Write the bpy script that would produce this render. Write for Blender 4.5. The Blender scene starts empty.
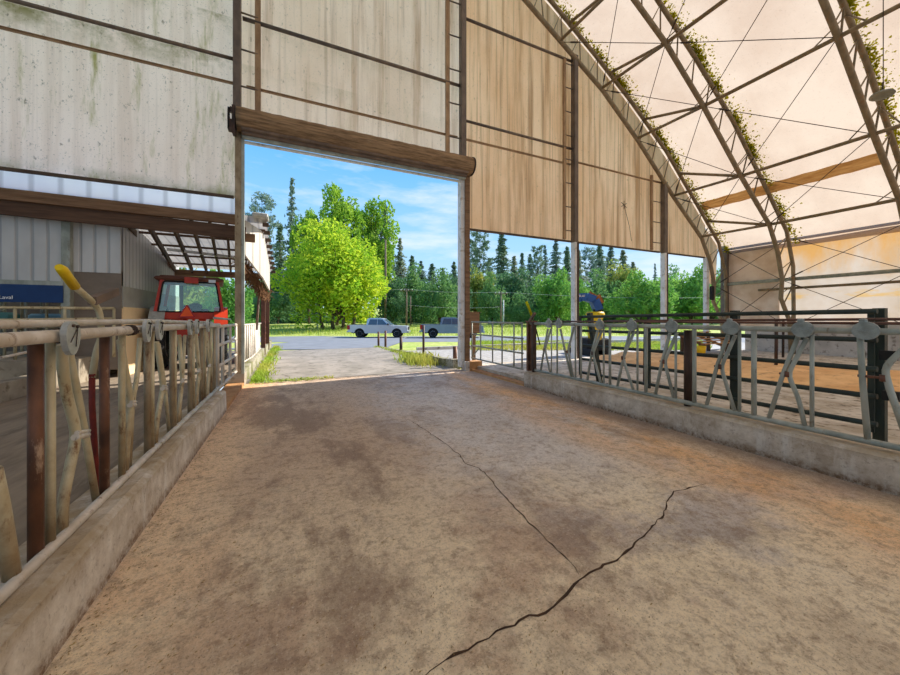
import bpy, math, random
from mathutils import Vector, Matrix
rnd = random.Random(7)
SC = bpy.context.scene
COL = SC.collection
PI = math.pi

# ------------------------------------------------------------------ camera model
F, CX, CY, VPX, H = 347.0, 450.0, 318.0, 291.0, 1.55
YAW = math.atan((CX - VPX) / F)
SN, CS = math.sin(YAW), math.cos(YAW)

def at(u, v, X=None, Y=None, Z=None, D=None):
    """world point where the sight line through a pixel meets a known plane of the barn"""
    l = (u - CX) / F
    d = (SN + l * CS, CS - l * SN, (CY - v) / F)
    if X is not None: t = X / d[0]
    elif Y is not None: t = Y / d[1]
    elif Z is not None: t = (Z - H) / d[2]
    else: t = D
    return Vector((t * d[0], t * d[1], H + t * d[2]))

# ------------------------------------------------------------------ mesh builder
class MB:
    def __init__(s):
        s.v, s.f, s.sm = [], [], []
    def face(s, idx, smooth=False):
        s.f.append(tuple(idx)); s.sm.append(smooth)
    def quad(s, a, b, c, d):
        n = len(s.v); s.v += [Vector(a), Vector(b), Vector(c), Vector(d)]
        s.face((n, n+1, n+2, n+3)); return s
    def box(s, c, size, rot=0.0, axis='Z', bev=0.0):
        c = Vector(c); hx, hy, hz = size[0]/2, size[1]/2, size[2]/2
        M = Matrix.Rotation(rot, 3, axis) if rot else Matrix.Identity(3)
        n = len(s.v)
        if bev <= 0:
            for z in (-hz, hz):
                for x, y in ((-hx, -hy), (hx, -hy), (hx, hy), (-hx, hy)):
                    s.v.append(c + M @ Vector((x, y, z)))
            for q in ((3,2,1,0),(4,5,6,7),(0,1,5,4),(1,2,6,5),(2,3,7,6),(3,0,4,7)):
                s.face([n+i for i in q])
        else:
            b = min(bev, hx*.9, hy*.9, hz*.9)
            for z, k in ((-hz, b), (-hz+b, 0), (hz-b, 0), (hz, b)):
                for x, y in ((-hx+b+k, -hy+k),(hx-b-k, -hy+k),(hx-k, -hy+b+k),(hx-k, hy-b-k),(hx-b-k, hy-k),(-hx+b+k, hy-k),(-hx+k, hy-b-k),(-hx+k, -hy+b+k)):
                    s.v.append(c + M @ Vector((x, y, z)))
            for r in range(3):
                for i in range(8):
                    j = (i+1) % 8
                    s.face((n+r*8+i, n+r*8+j, n+r*8+8+j, n+r*8+8+i))
            s.face([n+i for i in range(7, -1, -1)]); s.face([n+24+i for i in range(8)])
        return s
    def beam(s, a, b, w, h, up=(0, 0, 1)):
        """rectangular bar from a to b, w across, h along up"""
        a, b = Vector(a), Vector(b); t = (b-a).normalized()
        r = t.cross(Vector(up))
        if r.length < 1e-4: r = t.cross(Vector((1, 0, 0)))
        r.normalize(); u = r.cross(t).normalized(); n = len(s.v)
        for p in (a, b):
            for x, y in ((-1, -1), (1, -1), (1, 1), (-1, 1)):
                s.v.append(p + r*(x*w/2) + u*(y*h/2))
        for q in ((3,2,1,0),(4,5,6,7),(0,1,5,4),(1,2,6,5),(2,3,7,6),(3,0,4,7)):
            s.face([n+i for i in q])
        return s
    def tube(s, pts, r, seg=8, caps=True):
        pts = [Vector(p) for p in pts]; m = len(pts)
        rs = r if isinstance(r, (list, tuple)) else [r]*m
        n = len(s.v); up = None
        for i, p in enumerate(pts):
            t = ((pts[min(i+1, m-1)] - p).normalized() + (p - pts[max(i-1, 0)]).normalized())
            t = t.normalized() if t.length > 1e-6 else Vector((0, 0, 1))
            if up is None:
                up = Vector((0, 0, 1)) if abs(t.z) < .9 else Vector((1, 0, 0))
            x = up.cross(t)
            if x.length < 1e-5: x = Vector((0, 1, 0)).cross(t)
            x.normalize(); y = t.cross(x).normalized(); up = y
            for k in range(seg):
                a = 2*PI*k/seg
                s.v.append(p + x*(math.cos(a)*rs[i]) + y*(math.sin(a)*rs[i]))
        for i in range(m-1):
            for k in range(seg):
                k2 = (k+1) % seg
                s.face((n+i*seg+k, n+i*seg+k2, n+(i+1)*seg+k2, n+(i+1)*seg+k), seg > 4)
        if caps:
            s.face([n+k for k in range(seg-1, -1, -1)]); s.face([n+(m-1)*seg+k for k in range(seg)])
        return s
    def ring(s, prof, c, axis, seg=20):
        """lathe: prof = [(radius, along)], about axis through c"""
        c = Vector(c); ax = Vector(axis).normalized()
        x = ax.cross(Vector((0, 0, 1)))
        if x.length < 1e-4: x = Vector((1, 0, 0))
        x.normalize(); y = ax.cross(x); n = len(s.v); m = len(prof)
        for r, h in prof:
            for k in range(seg):
                a = 2*PI*k/seg
                s.v.append(c + ax*h + x*(r*math.cos(a)) + y*(r*math.sin(a)))
        for i in range(m-1):
            for k in range(seg):
                k2 = (k+1) % seg
                s.face((n+i*seg+k, n+i*seg+k2, n+(i+1)*seg+k2, n+(i+1)*seg+k), True)
        s.face([n+k for k in range(seg-1, -1, -1)]); s.face([n+(m-1)*seg+k for k in range(seg)])
        return s
    def prism(s, poly, o, ux, uz, uy, depth, top=None):
        """polygon (x,z) in the ux,uz plane at o, extruded +-depth/2 along uy; top = (z0, shrink): verts above z0 are pulled in"""
        o, ux, uz, uy = Vector(o), Vector(ux), Vector(uz), Vector(uy); n = len(s.v); m = len(poly)
        for sd in (-1, 1):
            for x, z in poly:
                d = depth/2
                if top and z > top[0]: d -= top[1]*(z-top[0])
                s.v.append(o + ux*x + uz*z + uy*(sd*d))
        s.face([n+i for i in range(m-1, -1, -1)]); s.face([n+m+i for i in range(m)])
        for i in range(m):
            j = (i+1) % m
            s.face((n+i, n+j, n+m+j, n+m+i))
        return s
    def ball(s, c, r, seg=10, rings=6, jit=0.0, sq=(1, 1, 1)):
        c = Vector(c); n = len(s.v)
        for i in range(rings+1):
            th = PI*i/rings
            for k in range(seg):
                a = 2*PI*k/seg; q = r*(1+jit*(rnd.random()-.5))
                s.v.append(c + Vector((q*sq[0]*math.sin(th)*math.cos(a), q*sq[1]*math.sin(th)*math.sin(a), q*sq[2]*math.cos(th))))
        for i in range(rings):
            for k in range(seg):
                k2 = (k+1) % seg
                s.face((n+i*seg+k, n+(i+1)*seg+k, n+(i+1)*seg+k2, n+i*seg+k2), True)
        return s
    def leaf(s, c, size, nrm=None, asp=1.0):
        """one small leaf spray: a folded four-sided blade"""
        c = Vector(c)
        a = Vector((rnd.gauss(0, 1), rnd.gauss(0, 1), rnd.gauss(0, 1)))
        if a.length < .05: a = Vector((1, 0, 0))
        a.normalize()
        b = a.cross(Vector((rnd.gauss(0, 1), rnd.gauss(0, 1), rnd.gauss(0, 1))))
        if b.length < .05: b = a.cross(Vector((0, 0, 1))) + Vector((.1, .1, 0))
        b.normalize(); w = a.cross(b)*size*.18
        n = len(s.v)
        s.v += [c - a*size*asp*.5, c + b*size*.32 + w, c + a*size*asp*.5, c - b*size*.32 + w]
        s.face((n, n+1, n+2, n+3)); return s
    def build(s, name, mat, parent=None):
        me = bpy.data.meshes.new(name)
        off = Vector(parent.location) if parent is not None else Vector((0, 0, 0))
        if parent is not None and parent.parent is not None: off += Vector(parent.parent.location)
        me.from_pydata([tuple(v-off) for v in s.v], [], s.f)
        me.polygons.foreach_set('use_smooth', s.sm)
        me.materials.append(mat); me.update()
        o = bpy.data.objects.new(name, me); COL.objects.link(o)
        if parent is not None: o.parent = parent
        return o

def tag(o, label=None, cat=None, group=None, kind=None):
    if label: o['label'] = label
    if cat: o['category'] = cat
    if group: o['group'] = group
    if kind: o['kind'] = kind
    return o
def thing(name, label, cat, loc=(0, 0, 0), group=None):
    o = bpy.data.objects.new(name, None); COL.objects.link(o); o.location = loc
    o.empty_display_size = .2
    return tag(o, label, cat, group)
def parts(name, mat, parent, *mbs):
    return [b.build(name, mat, parent) for b in mbs]
def struct(mb, name, mat, label, cat):
    return tag(mb.build(name, mat), label, cat, kind='structure')

# ------------------------------------------------------------------ materials
def srgb(r, g, b):
    def f(c):
        c /= 255.0
        return c/12.92 if c <= .04045 else ((c+.055)/1.055)**2.4
    return (f(r), f(g), f(b), 1)
class NT:
    def __init__(s, name):
        s.m = bpy.data.materials.new(name); s.m.use_nodes = True
        s.t = s.m.node_tree; s.t.nodes.clear()
        s.out = s.n('ShaderNodeOutputMaterial')
        s.co = s.n('ShaderNodeTexCoord').outputs['Object']
        s.geo = s.n('ShaderNodeNewGeometry').outputs['Position']
    def n(s, t): return s.t.nodes.new(t)
    def l(s, a, b): s.t.links.new(a, b)
    def set(s, i, v):
        if hasattr(v, 'is_output'): s.l(v, i)
        else: i.default_value = v
    def mapping(s, sc, src=None, loc=(0, 0, 0)):
        m = s.n('ShaderNodeMapping'); s.l(src or s.geo, m.inputs[0]); m.inputs['Scale'].default_value = sc; m.inputs['Location'].default_value = loc
        return m.outputs[0]
    def noise(s, scale, detail=5, rough=.6, sc=(1, 1, 1), loc=(0, 0, 0), src=None):
        x = s.n('ShaderNodeTexNoise'); x.inputs['Scale'].default_value = scale
        x.inputs['Detail'].default_value = detail; x.inputs['Roughness'].default_value = rough
        s.l(s.mapping(sc, src, loc), x.inputs['Vector']); return x.outputs['Fac']
    def ramp(s, fac, a, b, ca=0.0, cb=1.0):
        r = s.n('ShaderNodeMapRange'); s.set(r.inputs[0], fac)
        r.inputs[1].default_value = a; r.inputs[2].default_value = b; r.inputs[3].default_value = ca; r.inputs[4].default_value = cb
        return r.outputs[0]
    def mix(s, fac, a, b, mode='MIX'):
        x = s.n('ShaderNodeMix'); x.data_type = 'RGBA'; x.blend_type = mode
        s.set(x.inputs['Factor'], fac); s.set(x.inputs['A'], a); s.set(x.inputs['B'], b); return x.outputs['Result']
    def math(s, op, a, b=0.0):
        x = s.n('ShaderNodeMath'); x.operation = op; s.set(x.inputs[0], a); s.set(x.inputs[1], b); return x.outputs[0]
    def xyz(s):
        x = s.n('ShaderNodeSeparateXYZ'); s.l(s.geo, x.inputs[0]); return x.outputs
    def bsdf(s, col, rough=.8, metal=0.0, bump=None, bstr=.3, bdist=.02, spec=.3):
        b = s.n('ShaderNodeBsdfPrincipled'); s.set(b.inputs['Base Color'], col); s.set(b.inputs['Roughness'], rough)
        b.inputs['Metallic'].default_value = metal; b.inputs['Specular IOR Level'].default_value = spec
        if bump is not None:
            n = s.n('ShaderNodeBump'); n.inputs['Strength'].default_value = bstr; n.inputs['Distance'].default_value = bdist
            s.l(bump, n.inputs['Height']); s.l(n.outputs[0], b.inputs['Normal'])
        return b.outputs[0]
    def trans(s, sh, col, fac):
        t = s.n('ShaderNodeBsdfTranslucent'); s.set(t.inputs[0], col)
        m = s.n('ShaderNodeMixShader'); s.set(m.inputs[0], fac); s.l(sh, m.inputs[1]); s.l(t.outputs[0], m.inputs[2]); return m.outputs[0]
    def done(s, sh): s.l(sh, s.out.inputs[0]); return s.m

def simple(name, c1, c2=None, scale=6, rough=.7, metal=0.0, lo=.4, hi=.65, bstr=.15, c3=None, sc=(1, 1, 1), spec=.3):
    t = NT(name); n = t.noise(scale, sc=sc)
    col = t.mix(t.ramp(n, lo, hi), c1, c2 or c1)
    if c3:
        col = t.mix(t.ramp(t.noise(scale*3.1, sc=sc, loc=(3, 7, 1)), .55, .68), col, c3)
    return t.done(t.bsdf(col, rough, metal, n if bstr else None, bstr, .01, spec))

M = {}
def tube_mat(name, base, dirt, rust, rlo=.56, low=0):
    t = NT(name)
    col = t.mix(t.ramp(t.noise(5, sc=(1, 1, .5)), .35, .62), base, dirt)
    if low: col = t.mix(t.math('MULTIPLY', t.ramp(t.math('ADD', t.xyz()[2], t.math('MULTIPLY', t.math('SUBTRACT', t.noise(9, 6, .7), .5), .9)), .85, .35), low), col, srgb(128, 98, 62))
    col = t.mix(t.ramp(t.noise(13, 6, .7, sc=(1, 1, .35), loc=(2, 5, 9)), rlo, rlo+.12), col, rust)
    return t.done(t.bsdf(col, .55, .15, t.noise(40), .12, .004, .4))
M['cream'] = tube_mat('cream_pipe', srgb(206, 194, 160), srgb(176, 160, 124), srgb(116, 84, 52), .56, .75)
M['creamrail'] = tube_mat('cream_rail', srgb(214, 204, 190), srgb(188, 174, 154), srgb(120, 92, 68), .59)
M['galv'] = tube_mat('galvanised_pipe', srgb(176, 178, 166), srgb(142, 146, 134), srgb(120, 102, 80), .6)
M['galvlight'] = simple('zinc_plate', srgb(190, 190, 184), srgb(160, 160, 152), 9, .5, .2)
M['zinc'] = simple('grey_zinc_plate', srgb(158, 164, 160), srgb(132, 138, 134), 12, .5, .3)
M['tanpost'] = tube_mat('tan_steel_post', srgb(168, 150, 120), srgb(132, 112, 84), srgb(104, 74, 48), .56)
M['rust'] = tube_mat('rusty_steel', srgb(120, 78, 52), srgb(74, 48, 34), srgb(168, 140, 114), .6)
M['rustdark'] = tube_mat('dark_rusty_steel', srgb(78, 56, 44), srgb(52, 40, 34), srgb(110, 76, 52), .6)
M['rustrod'] = tube_mat('rust_red_rod', srgb(120, 78, 60), srgb(92, 64, 52), srgb(140, 120, 100), .6)
M['dkgreen'] = tube_mat('dark_green_gate', srgb(58, 68, 58), srgb(44, 50, 44), srgb(84, 74, 56), .63)
M['steel'] = tube_mat('truss_steel', srgb(150, 132, 104), srgb(122, 108, 84), srgb(150, 112, 74), .55)
M['darksteel'] = tube_mat('dark_column_steel', srgb(120, 106, 92), srgb(96, 84, 74), srgb(128, 104, 78), .6)
M['strut'] = tube_mat('tan_lacing_chord', srgb(168, 138, 102), srgb(142, 112, 80), srgb(120, 92, 62), .6)
M['cable'] = simple('cable_steel', srgb(84, 72, 60), srgb(66, 56, 48), 20, .6, .4)
M['wood'] = simple('old_timber', srgb(140, 108, 80), srgb(100, 74, 54), 3, .85, 0, .35, .7, .4, srgb(132, 106, 80), (.5, 6, 6))
M['darkwood'] = simple('dark_timber', srgb(104, 78, 60), srgb(76, 56, 45), 3, .85, 0, .35, .7, .4, None, (.5, 6, 6))
M['rafter'] = simple('rafter_timber', srgb(96, 80, 66), srgb(72, 60, 50), 4, .85)
M['palewood'] = simple('bare_plywood', srgb(186, 140, 92), srgb(160, 112, 70), 4, .8)
M['whitepaint'] = simple('white_painted_steel', srgb(222, 220, 216), srgb(196, 192, 186), 2, .6, 0, .4, .7, .05, srgb(176, 164, 148))
M['yellow'] = simple('yellow_grip', srgb(232, 196, 24), srgb(210, 170, 20), 8, .5)
M['redpaint'] = simple('dull_red_paint', srgb(126, 44, 34), srgb(100, 38, 30), 10, .6)
M['black'] = simple('black_rubber', srgb(34, 34, 34), srgb(48, 46, 44), 8, .85)
M['glassdark'] = simple('tinted_glass', srgb(70, 92, 110), srgb(54, 74, 92), 2, .12, 0, .3, .7, 0, spec=.8)
M['chrome'] = simple('bright_metal', srgb(190, 192, 194), srgb(168, 170, 172), 5, .3, .8)
M['straw'] = simple('straw_bits', srgb(172, 148, 100), srgb(120, 92, 58), 30, .9)
M['crack'] = simple('crack_dirt', srgb(62, 46, 34), srgb(82, 60, 42), 8, .95)

# concrete floor with brown dung dirt, orange clay stains and grey worn patches
t = NT('barn_floor_concrete'); X, Y, Z = t.xyz()
fine = t.noise(26, 8, .78); mid = t.noise(2.4, 9, .72); big = t.noise(.6, 7, .65, loc=(4, 2, 0)); gr = t.noise(85, 3, .8)
col = t.mix(t.ramp(mid, .38, .62), srgb(172, 156, 140), srgb(216, 206, 196))
edge = t.math('ADD', t.ramp(X, 1.2, 3.4, 1.0, 0.0), t.math('MULTIPLY', t.math('SUBTRACT', mid, .5), 2.4))
col = t.mix(t.math('MULTIPLY', t.ramp(edge, .4, .9), .8), col, srgb(206, 174, 140))
left = t.math('ADD', t.ramp(X, -.9, .5, 1.0, 0.0), t.math('MULTIPLY', t.math('SUBTRACT', big, .5), 2.2))
col = t.mix(t.math('MULTIPLY', t.ramp(left, .35, .85), .8), col, srgb(244, 212, 172))
nearpatch = t.math('MULTIPLY', t.ramp(Y, 4.2, 1.8), t.ramp(t.noise(.9, 7, .7, loc=(9, 1, 0)), .4, .52))
col = t.mix(t.math('MULTIPLY', nearpatch, .85), col, srgb(248, 228, 192))
dark = t.math('MULTIPLY', t.ramp(t.noise(.75, 8, .74, sc=(1.3, .6, 1), loc=(1.3, 8, 2)), .5, .6), .75)
col = t.mix(t.math('MULTIPLY', dark, t.ramp(Y, 1.0, 2.6, .35, 1.0)), col, srgb(142, 118, 100))
gm = t.math('MULTIPLY', t.math('MULTIPLY', t.ramp(X, .9, 1.9), t.ramp(X, 4.1, 3.2)), t.math('MULTIPLY', t.ramp(Y, 2.0, 3.2), t.ramp(Y, 8.5, 6.5)))
col = t.mix(t.math('MULTIPLY', gm, t.ramp(t.noise(1.3, 8, .74, loc=(3, 3, 3)), .36, .56, .15, .8)), col, srgb(222, 214, 206))
rb = t.math('MULTIPLY', t.math('MULTIPLY', t.ramp(X, 3.0, 3.9), t.ramp(X, 4.75, 4.2)), t.ramp(t.noise(.7, 6, .7, sc=(1, .6, 1)), .34, .58))
col = t.mix(t.math('MULTIPLY', rb, .85), col, srgb(244, 188, 128))
lb = t.math('MULTIPLY', t.ramp(X, -.2, -.8), t.ramp(Y, 4.5, 8.8))
col = t.mix(t.math('MULTIPLY', lb, .85), col, srgb(222, 164, 112))
rd = t.math('MULTIPLY', t.ramp(X, 4.3, 4.7), .8)
col = t.mix(rd, col, srgb(156, 132, 112))
col = t.mix(t.math('MULTIPLY', t.ramp(t.noise(9, 8, .78, loc=(2, 4, 1)), .5, .6), .5), col, srgb(140, 114, 92))
col = t.mix(t.math('MULTIPLY', t.ramp(fine, .48, .64), .42), col, srgb(128, 106, 86))
col = t.mix(t.math('MULTIPLY', t.ramp(gr, .56, .66), .6), col, srgb(84, 66, 50))
col = t.mix(t.math('MULTIPLY', t.ramp(t.noise(60, 4, .7, loc=(7, 7, 7)), .58, .68), .6), col, srgb(232, 218, 194))
M['floor'] = t.done(t.bsdf(col, .9, 0, t.math('ADD', fine, mid), .7, .014, .25))

t = NT('feed_curb_concrete'); X, Y, Z = t.xyz()
mid = t.noise(2.6, 8, .7); fine = t.noise(24, 6, .75)
col = t.mix(t.ramp(mid, .38, .62), srgb(176, 160, 140), srgb(222, 212, 196))
col = t.mix(t.math('MULTIPLY', t.ramp(t.noise(6, 5, .7, sc=(1, 1, .15), loc=(5, 1, 3)), .55, .68), .6), col, srgb(226, 222, 212))
col = t.mix(t.math('MULTIPLY', t.ramp(Z, .1, .02), t.ramp(fine, .3, .6)), col, srgb(124, 96, 72))
col = t.mix(t.math('MULTIPLY', t.ramp(Z, .25, .34), t.ramp(t.noise(4, 6, .7), .3, .6)), col, srgb(166, 146, 116))
col = t.mix(t.math('MULTIPLY', t.ramp(fine, .55, .7), .6), col, srgb(110, 90, 70))
M['curb'] = t.done(t.bsdf(col, .9, 0, t.math('ADD', fine, mid), .5, .012))
t = NT('mossy_curb_concrete'); fine = t.noise(9, 8, .7)
col = t.mix(t.ramp(t.noise(1.2, 6, .7), .42, .6), srgb(176, 168, 148), srgb(118, 116, 72))
M['mossycurb'] = t.done(t.bsdf(t.mix(t.ramp(fine, .5, .65), col, srgb(92, 86, 56)), .95, 0, fine, .4, .02))
M['slab'] = simple('outside_slab', srgb(158, 148, 136), srgb(134, 126, 114), 1.3, .9, 0, .38, .62, .3, srgb(104, 96, 84))
M['asphalt'] = simple('grey_asphalt', srgb(134, 136, 140), srgb(120, 122, 126), 1.2, .9, 0, .35, .65, .2)
M['gravel'] = simple('pale_gravel', srgb(178, 174, 168), srgb(152, 147, 140), 5, .95, 0, .4, .6, .5, srgb(140, 130, 116))
M['pen'] = simple('pen_concrete', srgb(206, 196, 180), srgb(170, 156, 136), 2.4, .92, 0, .4, .62, .5, srgb(104, 90, 72))
M['sand'] = simple('orange_sand', srgb(238, 192, 134), srgb(214, 164, 108), 1.6, .95, 0, .36, .64, .7, srgb(190, 146, 100))
M['dirt'] = simple('yard_dirt', srgb(150, 134, 114), srgb(118, 104, 88), 2, .95, 0, .35, .65, .6, srgb(144, 130, 112), (3, .7, 1))
M['conc'] = simple('old_concrete', srgb(170, 158, 138), srgb(140, 128, 110), 2.2, .9, 0, .35, .65, .3, srgb(118, 104, 84))
M['greyconc'] = simple('grey_concrete', srgb(206, 200, 192), srgb(178, 172, 164), 1.4, .9, 0, .35, .65, .3, srgb(118, 108, 98))

def fabric(name, base, warm, algae, streak, speck, tr, trc):
    t = NT(name); X, Y, Z = t.xyz()
    col = t.mix(t.ramp(t.noise(.5, 5, .6, sc=(1, 1, .5)), .4, .62), base, warm)
    s1 = t.noise(3.2, 5, .65, sc=(1, 1, .05), loc=(3, 1, 1))
    col = t.mix(t.math('MULTIPLY', t.ramp(s1, .5, .68), streak), col, srgb(168, 122, 80))
    col = t.mix(t.math('MULTIPLY', t.ramp(t.noise(9, 4, .6, sc=(1, 1, .02), loc=(1, 1, 7)), .52, .66), streak*.6), col, srgb(128, 94, 66))
    if algae > 0:
        a = t.math('MULTIPLY', t.ramp(t.noise(2.6, 6, .7, sc=(1, 1, .16), loc=(8, 3, 2)), .55, .72), algae)
        col = t.mix(a, col, srgb(150, 144, 70))
        for zz, hh in ((7.5, .55), (8.5, .45), (4.32, .3)):
            up = t.math('MULTIPLY', t.ramp(Z, zz-hh, zz-.03), t.ramp(Z, zz+.03, zz-.0))
            if zz < 5: up = t.ramp(Z, zz+hh, zz)
            col = t.mix(t.math('MULTIPLY', t.math('MULTIPLY', up, t.ramp(t.noise(1.1, 5, .7), .42, .62)), algae), col, srgb(118, 112, 52))
    sp = t.math('MULTIPLY', t.math('MAXIMUM', t.ramp(t.noise(26, 4, .7), .6, .68), t.ramp(t.noise(11, 5, .75, sc=(1, 1, .6), loc=(6, 2, 2)), .61, .68)), speck*.7)
    col = t.mix(sp, col, srgb(96, 86, 72))
    sh = t.bsdf(col, .7, 0, t.noise(7, 3, .5, sc=(1, 1, .05)), .12, .02, .2)
    return t.done(t.trans(sh, t.mix(.85, col, trc, 'MULTIPLY'), tr))
M['gable_left'] = fabric('gable_fabric_grey', srgb(246, 226, 210), srgb(232, 212, 194), .9, .22, .95, .74, srgb(255, 250, 244))
M['gable_mid'] = fabric('gable_fabric_beige', srgb(252, 226, 204), srgb(238, 208, 182), .2, .5, .6, .78, srgb(255, 250, 244))
M['gable_right'] = fabric('gable_fabric_tan', srgb(250, 216, 184), srgb(236, 194, 156), .0, .75, .5, .78, srgb(255, 234, 210))
M['roof'] = fabric('roof_fabric', srgb(200, 187, 174), srgb(188, 172, 158), .0, .0, .3, .55, srgb(255, 246, 234))
# right side curtain: sun glow from behind painted yellow above, whitish below
t = NT('side_curtain'); X, Y, Z = t.xyz()
col = t.mix(t.ramp(t.noise(.6, 5, .6, sc=(1, 1, 1)), .4, .62), srgb(206, 192, 178), srgb(192, 172, 150))
g = t.math('ADD', t.ramp(Z, 2.7, 4.5), t.math('MULTIPLY', t.math('SUBTRACT', t.noise(1.1, 6, .65, sc=(1, 1.5, .5)), .5), 1.6))
col = t.mix(t.math('MULTIPLY', t.ramp(g, .35, 1.0), .8), col, srgb(212, 156, 74))
band = t.math('MULTIPLY', t.math('MULTIPLY', t.ramp(Z, 2.25, 2.32), t.ramp(Z, 2.62, 2.5)), t.ramp(t.noise(.8, 4, .6, sc=(1, 1, 3)), .48, .58))
col = t.mix(t.math('MULTIPLY', band, .7), col, srgb(216, 172, 92))
sh = t.bsdf(col, .8, 0, t.noise(2, 5, .6, sc=(1, 2, .6)), .25, .05, .2)
M['curtain'] = t.done(t.trans(sh, col, .4))

def sheet(name, c1, c2, rib_axis, period, tr=0.0):
    """ribbed sheet metal: the ribs are a wave along one axis"""
    t = NT(name); c = t.xyz()[rib_axis]
    w = t.math('PINGPONG', c, period/2); w = t.ramp(w, period*.05, period*.14)
    col = t.mix(t.ramp(t.noise(1.2, 4, .6, sc=(1, 1, .4)), .38, .62), c1, c2)
    col = t.mix(t.math('MULTIPLY', t.math('SUBTRACT', 1.0, w), .3), col, srgb(70, 70, 72))
    sh = t.bsdf(col, .5, .1, w, .6, .03, .4)
    if tr: sh = t.trans(sh, col, tr)
    return t.done(sh)
M['greysiding'] = sheet('grey_ribbed_siding', srgb(206, 204, 200), srgb(186, 184, 180), 0, .23)
M['greysiding_side'] = sheet('grey_ribbed_siding_side', srgb(206, 206, 206), srgb(186, 186, 188), 1, .2)
M['whitesiding'] = sheet('white_ribbed_siding', srgb(212, 204, 192), srgb(198, 190, 178), 1, .25)
M['roofsheet'] = sheet('galvanised_roof_sheet', srgb(216, 212, 206), srgb(198, 194, 188), 0, .19, .3)
M['whitesheet'] = sheet('white_translucent_sheet', srgb(250, 250, 250), srgb(240, 242, 246), 0, .42, .8)
M['plywood'] = simple('tan_plywood', srgb(246, 214, 166), srgb(232, 198, 150), 1.3, .8)
M['cornerpanel'] = simple('tan_corner_panel', srgb(238, 218, 196), srgb(214, 186, 156), 1.1, .85, 0, .4, .62, .1)
M['brownpanel'] = simple('brown_panel', srgb(136, 122, 108), srgb(116, 104, 92), 1.5, .8)
M['greyband'] = simple('grey_board', srgb(166, 164, 156), srgb(146, 144, 136), 1.5, .8)
M['blue'] = simple('blue_sign', srgb(28, 62, 112), srgb(22, 52, 98), 3, .5, 0, .3, .7, 0)
M['white'] = simple('white_lettering', srgb(240, 240, 240), None, 3, .5, 0, .3, .7, 0)
M['teal'] = simple('teal_plastic', srgb(96, 150, 140), srgb(70, 120, 116), 3, .5)
M['lightblue'] = simple('pale_blue_plastic', srgb(150, 190, 206), srgb(120, 164, 188), 3, .5)
M['rolled'] = simple('dirty_rolled_fabric', srgb(160, 130, 96), srgb(112, 88, 64), 2.5, .9, 0, .38, .62, .5, srgb(158, 132, 100), (.6, 8, 8))
t = NT('stained_roof_band'); col = t.mix(t.ramp(t.noise(2, 6, .7, sc=(6, .6, 6)), .38, .62), srgb(208, 168, 110), srgb(170, 128, 76))
M['band'] = t.done(t.trans(t.bsdf(col, .9), col, .6))
M['orange'] = simple('orange_red_paint', srgb(196, 62, 34), srgb(176, 50, 28), 4, .4, 0, .35, .65, .05)
M['orangered'] = simple('orange_reflector', srgb(240, 96, 24), srgb(232, 84, 20), 6, .4)
M['cabroof'] = simple('cab_roof_paint', srgb(110, 66, 50), srgb(84, 54, 44), 4, .6)
M['silver'] = simple('silver_car_paint', srgb(202, 206, 210), srgb(190, 194, 200), 1, .3, .5, .3, .7, 0)
M['slate'] = simple('slate_car_paint', srgb(136, 154, 168), srgb(122, 140, 154), 1, .3, .5, .3, .7, 0)
M['redlight'] = simple('red_lamp_lens', srgb(186, 36, 40), srgb(160, 28, 32), 5, .3)
M['lens'] = simple('clear_lamp_lens', srgb(228, 232, 236), None, 5, .2)
M['mblue'] = simple('blue_machine_paint', srgb(44, 92, 158), srgb(34, 76, 138), 3, .4)
M['hose'] = simple('brown_cover', srgb(176, 112, 54), srgb(140, 84, 40), 5, .7)
M['bark'] = simple('tree_bark', srgb(96, 82, 70), srgb(70, 58, 48), 2, .95)
M['pole'] = simple('weathered_pole', srgb(128, 108, 92), srgb(102, 86, 74), 3, .9)
M['olive'] = simple('dead_vines', srgb(132, 96, 66), srgb(98, 70, 48), 4, .95)

def leafmat(name, c1, c2, scale=.5, tr=.4):
    t = NT(name)
    col = t.mix(t.ramp(t.noise(scale, 4, .6), .38, .62), c1, c2)
    return t.done(t.trans(t.bsdf(col, .7, 0, spec=.2), t.mix(.0, col, col), tr))
M['moss'] = leafmat('yellow_moss', srgb(242, 240, 66), srgb(212, 208, 56), 6, .8)
M['maple2'] = leafmat('tall_crown_leaves', srgb(112, 158, 48), srgb(158, 188, 62), .3, .5)  # mottled yellow green of the tall crowns
M['maple'] = leafmat('maple_leaves', srgb(140, 184, 48), srgb(206, 216, 62), .6, .5)
M['green'] = leafmat('bright_leaves', srgb(96, 152, 66), srgb(146, 186, 86), .6)
M['midgreen'] = leafmat('mid_leaves', srgb(92, 138, 78), srgb(136, 170, 100), .6)
M['yellowgreen'] = leafmat('yellow_green_leaves', srgb(176, 176, 84), srgb(122, 150, 72), .5)
M['deepgreen'] = leafmat('deep_leaves', srgb(78, 118, 78), srgb(112, 148, 98), .6)
M['fir'] = leafmat('hazy_fir_needles', srgb(112, 138, 108), srgb(134, 154, 118), .3, .25)  # all three needle colours lightened to carry the distance haze
M['firblue'] = leafmat('hazy_blue_fir_needles', srgb(120, 146, 130), srgb(140, 158, 136), .3, .25)
M['firpale'] = leafmat('hazy_pale_fir_needles', srgb(166, 170, 138), srgb(144, 158, 126), .3, .25)
M['grassblade'] = leafmat('grass_blades', srgb(150, 182, 62), srgb(190, 188, 90), .3, .35)
t = NT('meadow_ground'); col = t.mix(t.ramp(t.noise(.25, 7, .7), .36, .64), srgb(150, 172, 70), srgb(196, 190, 112))
M['field'] = t.done(t.bsdf(t.mix(t.ramp(t.noise(3, 5, .7), .5, .64), col, srgb(122, 146, 58)), .95, 0, t.noise(6), .4, .05))
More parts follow.
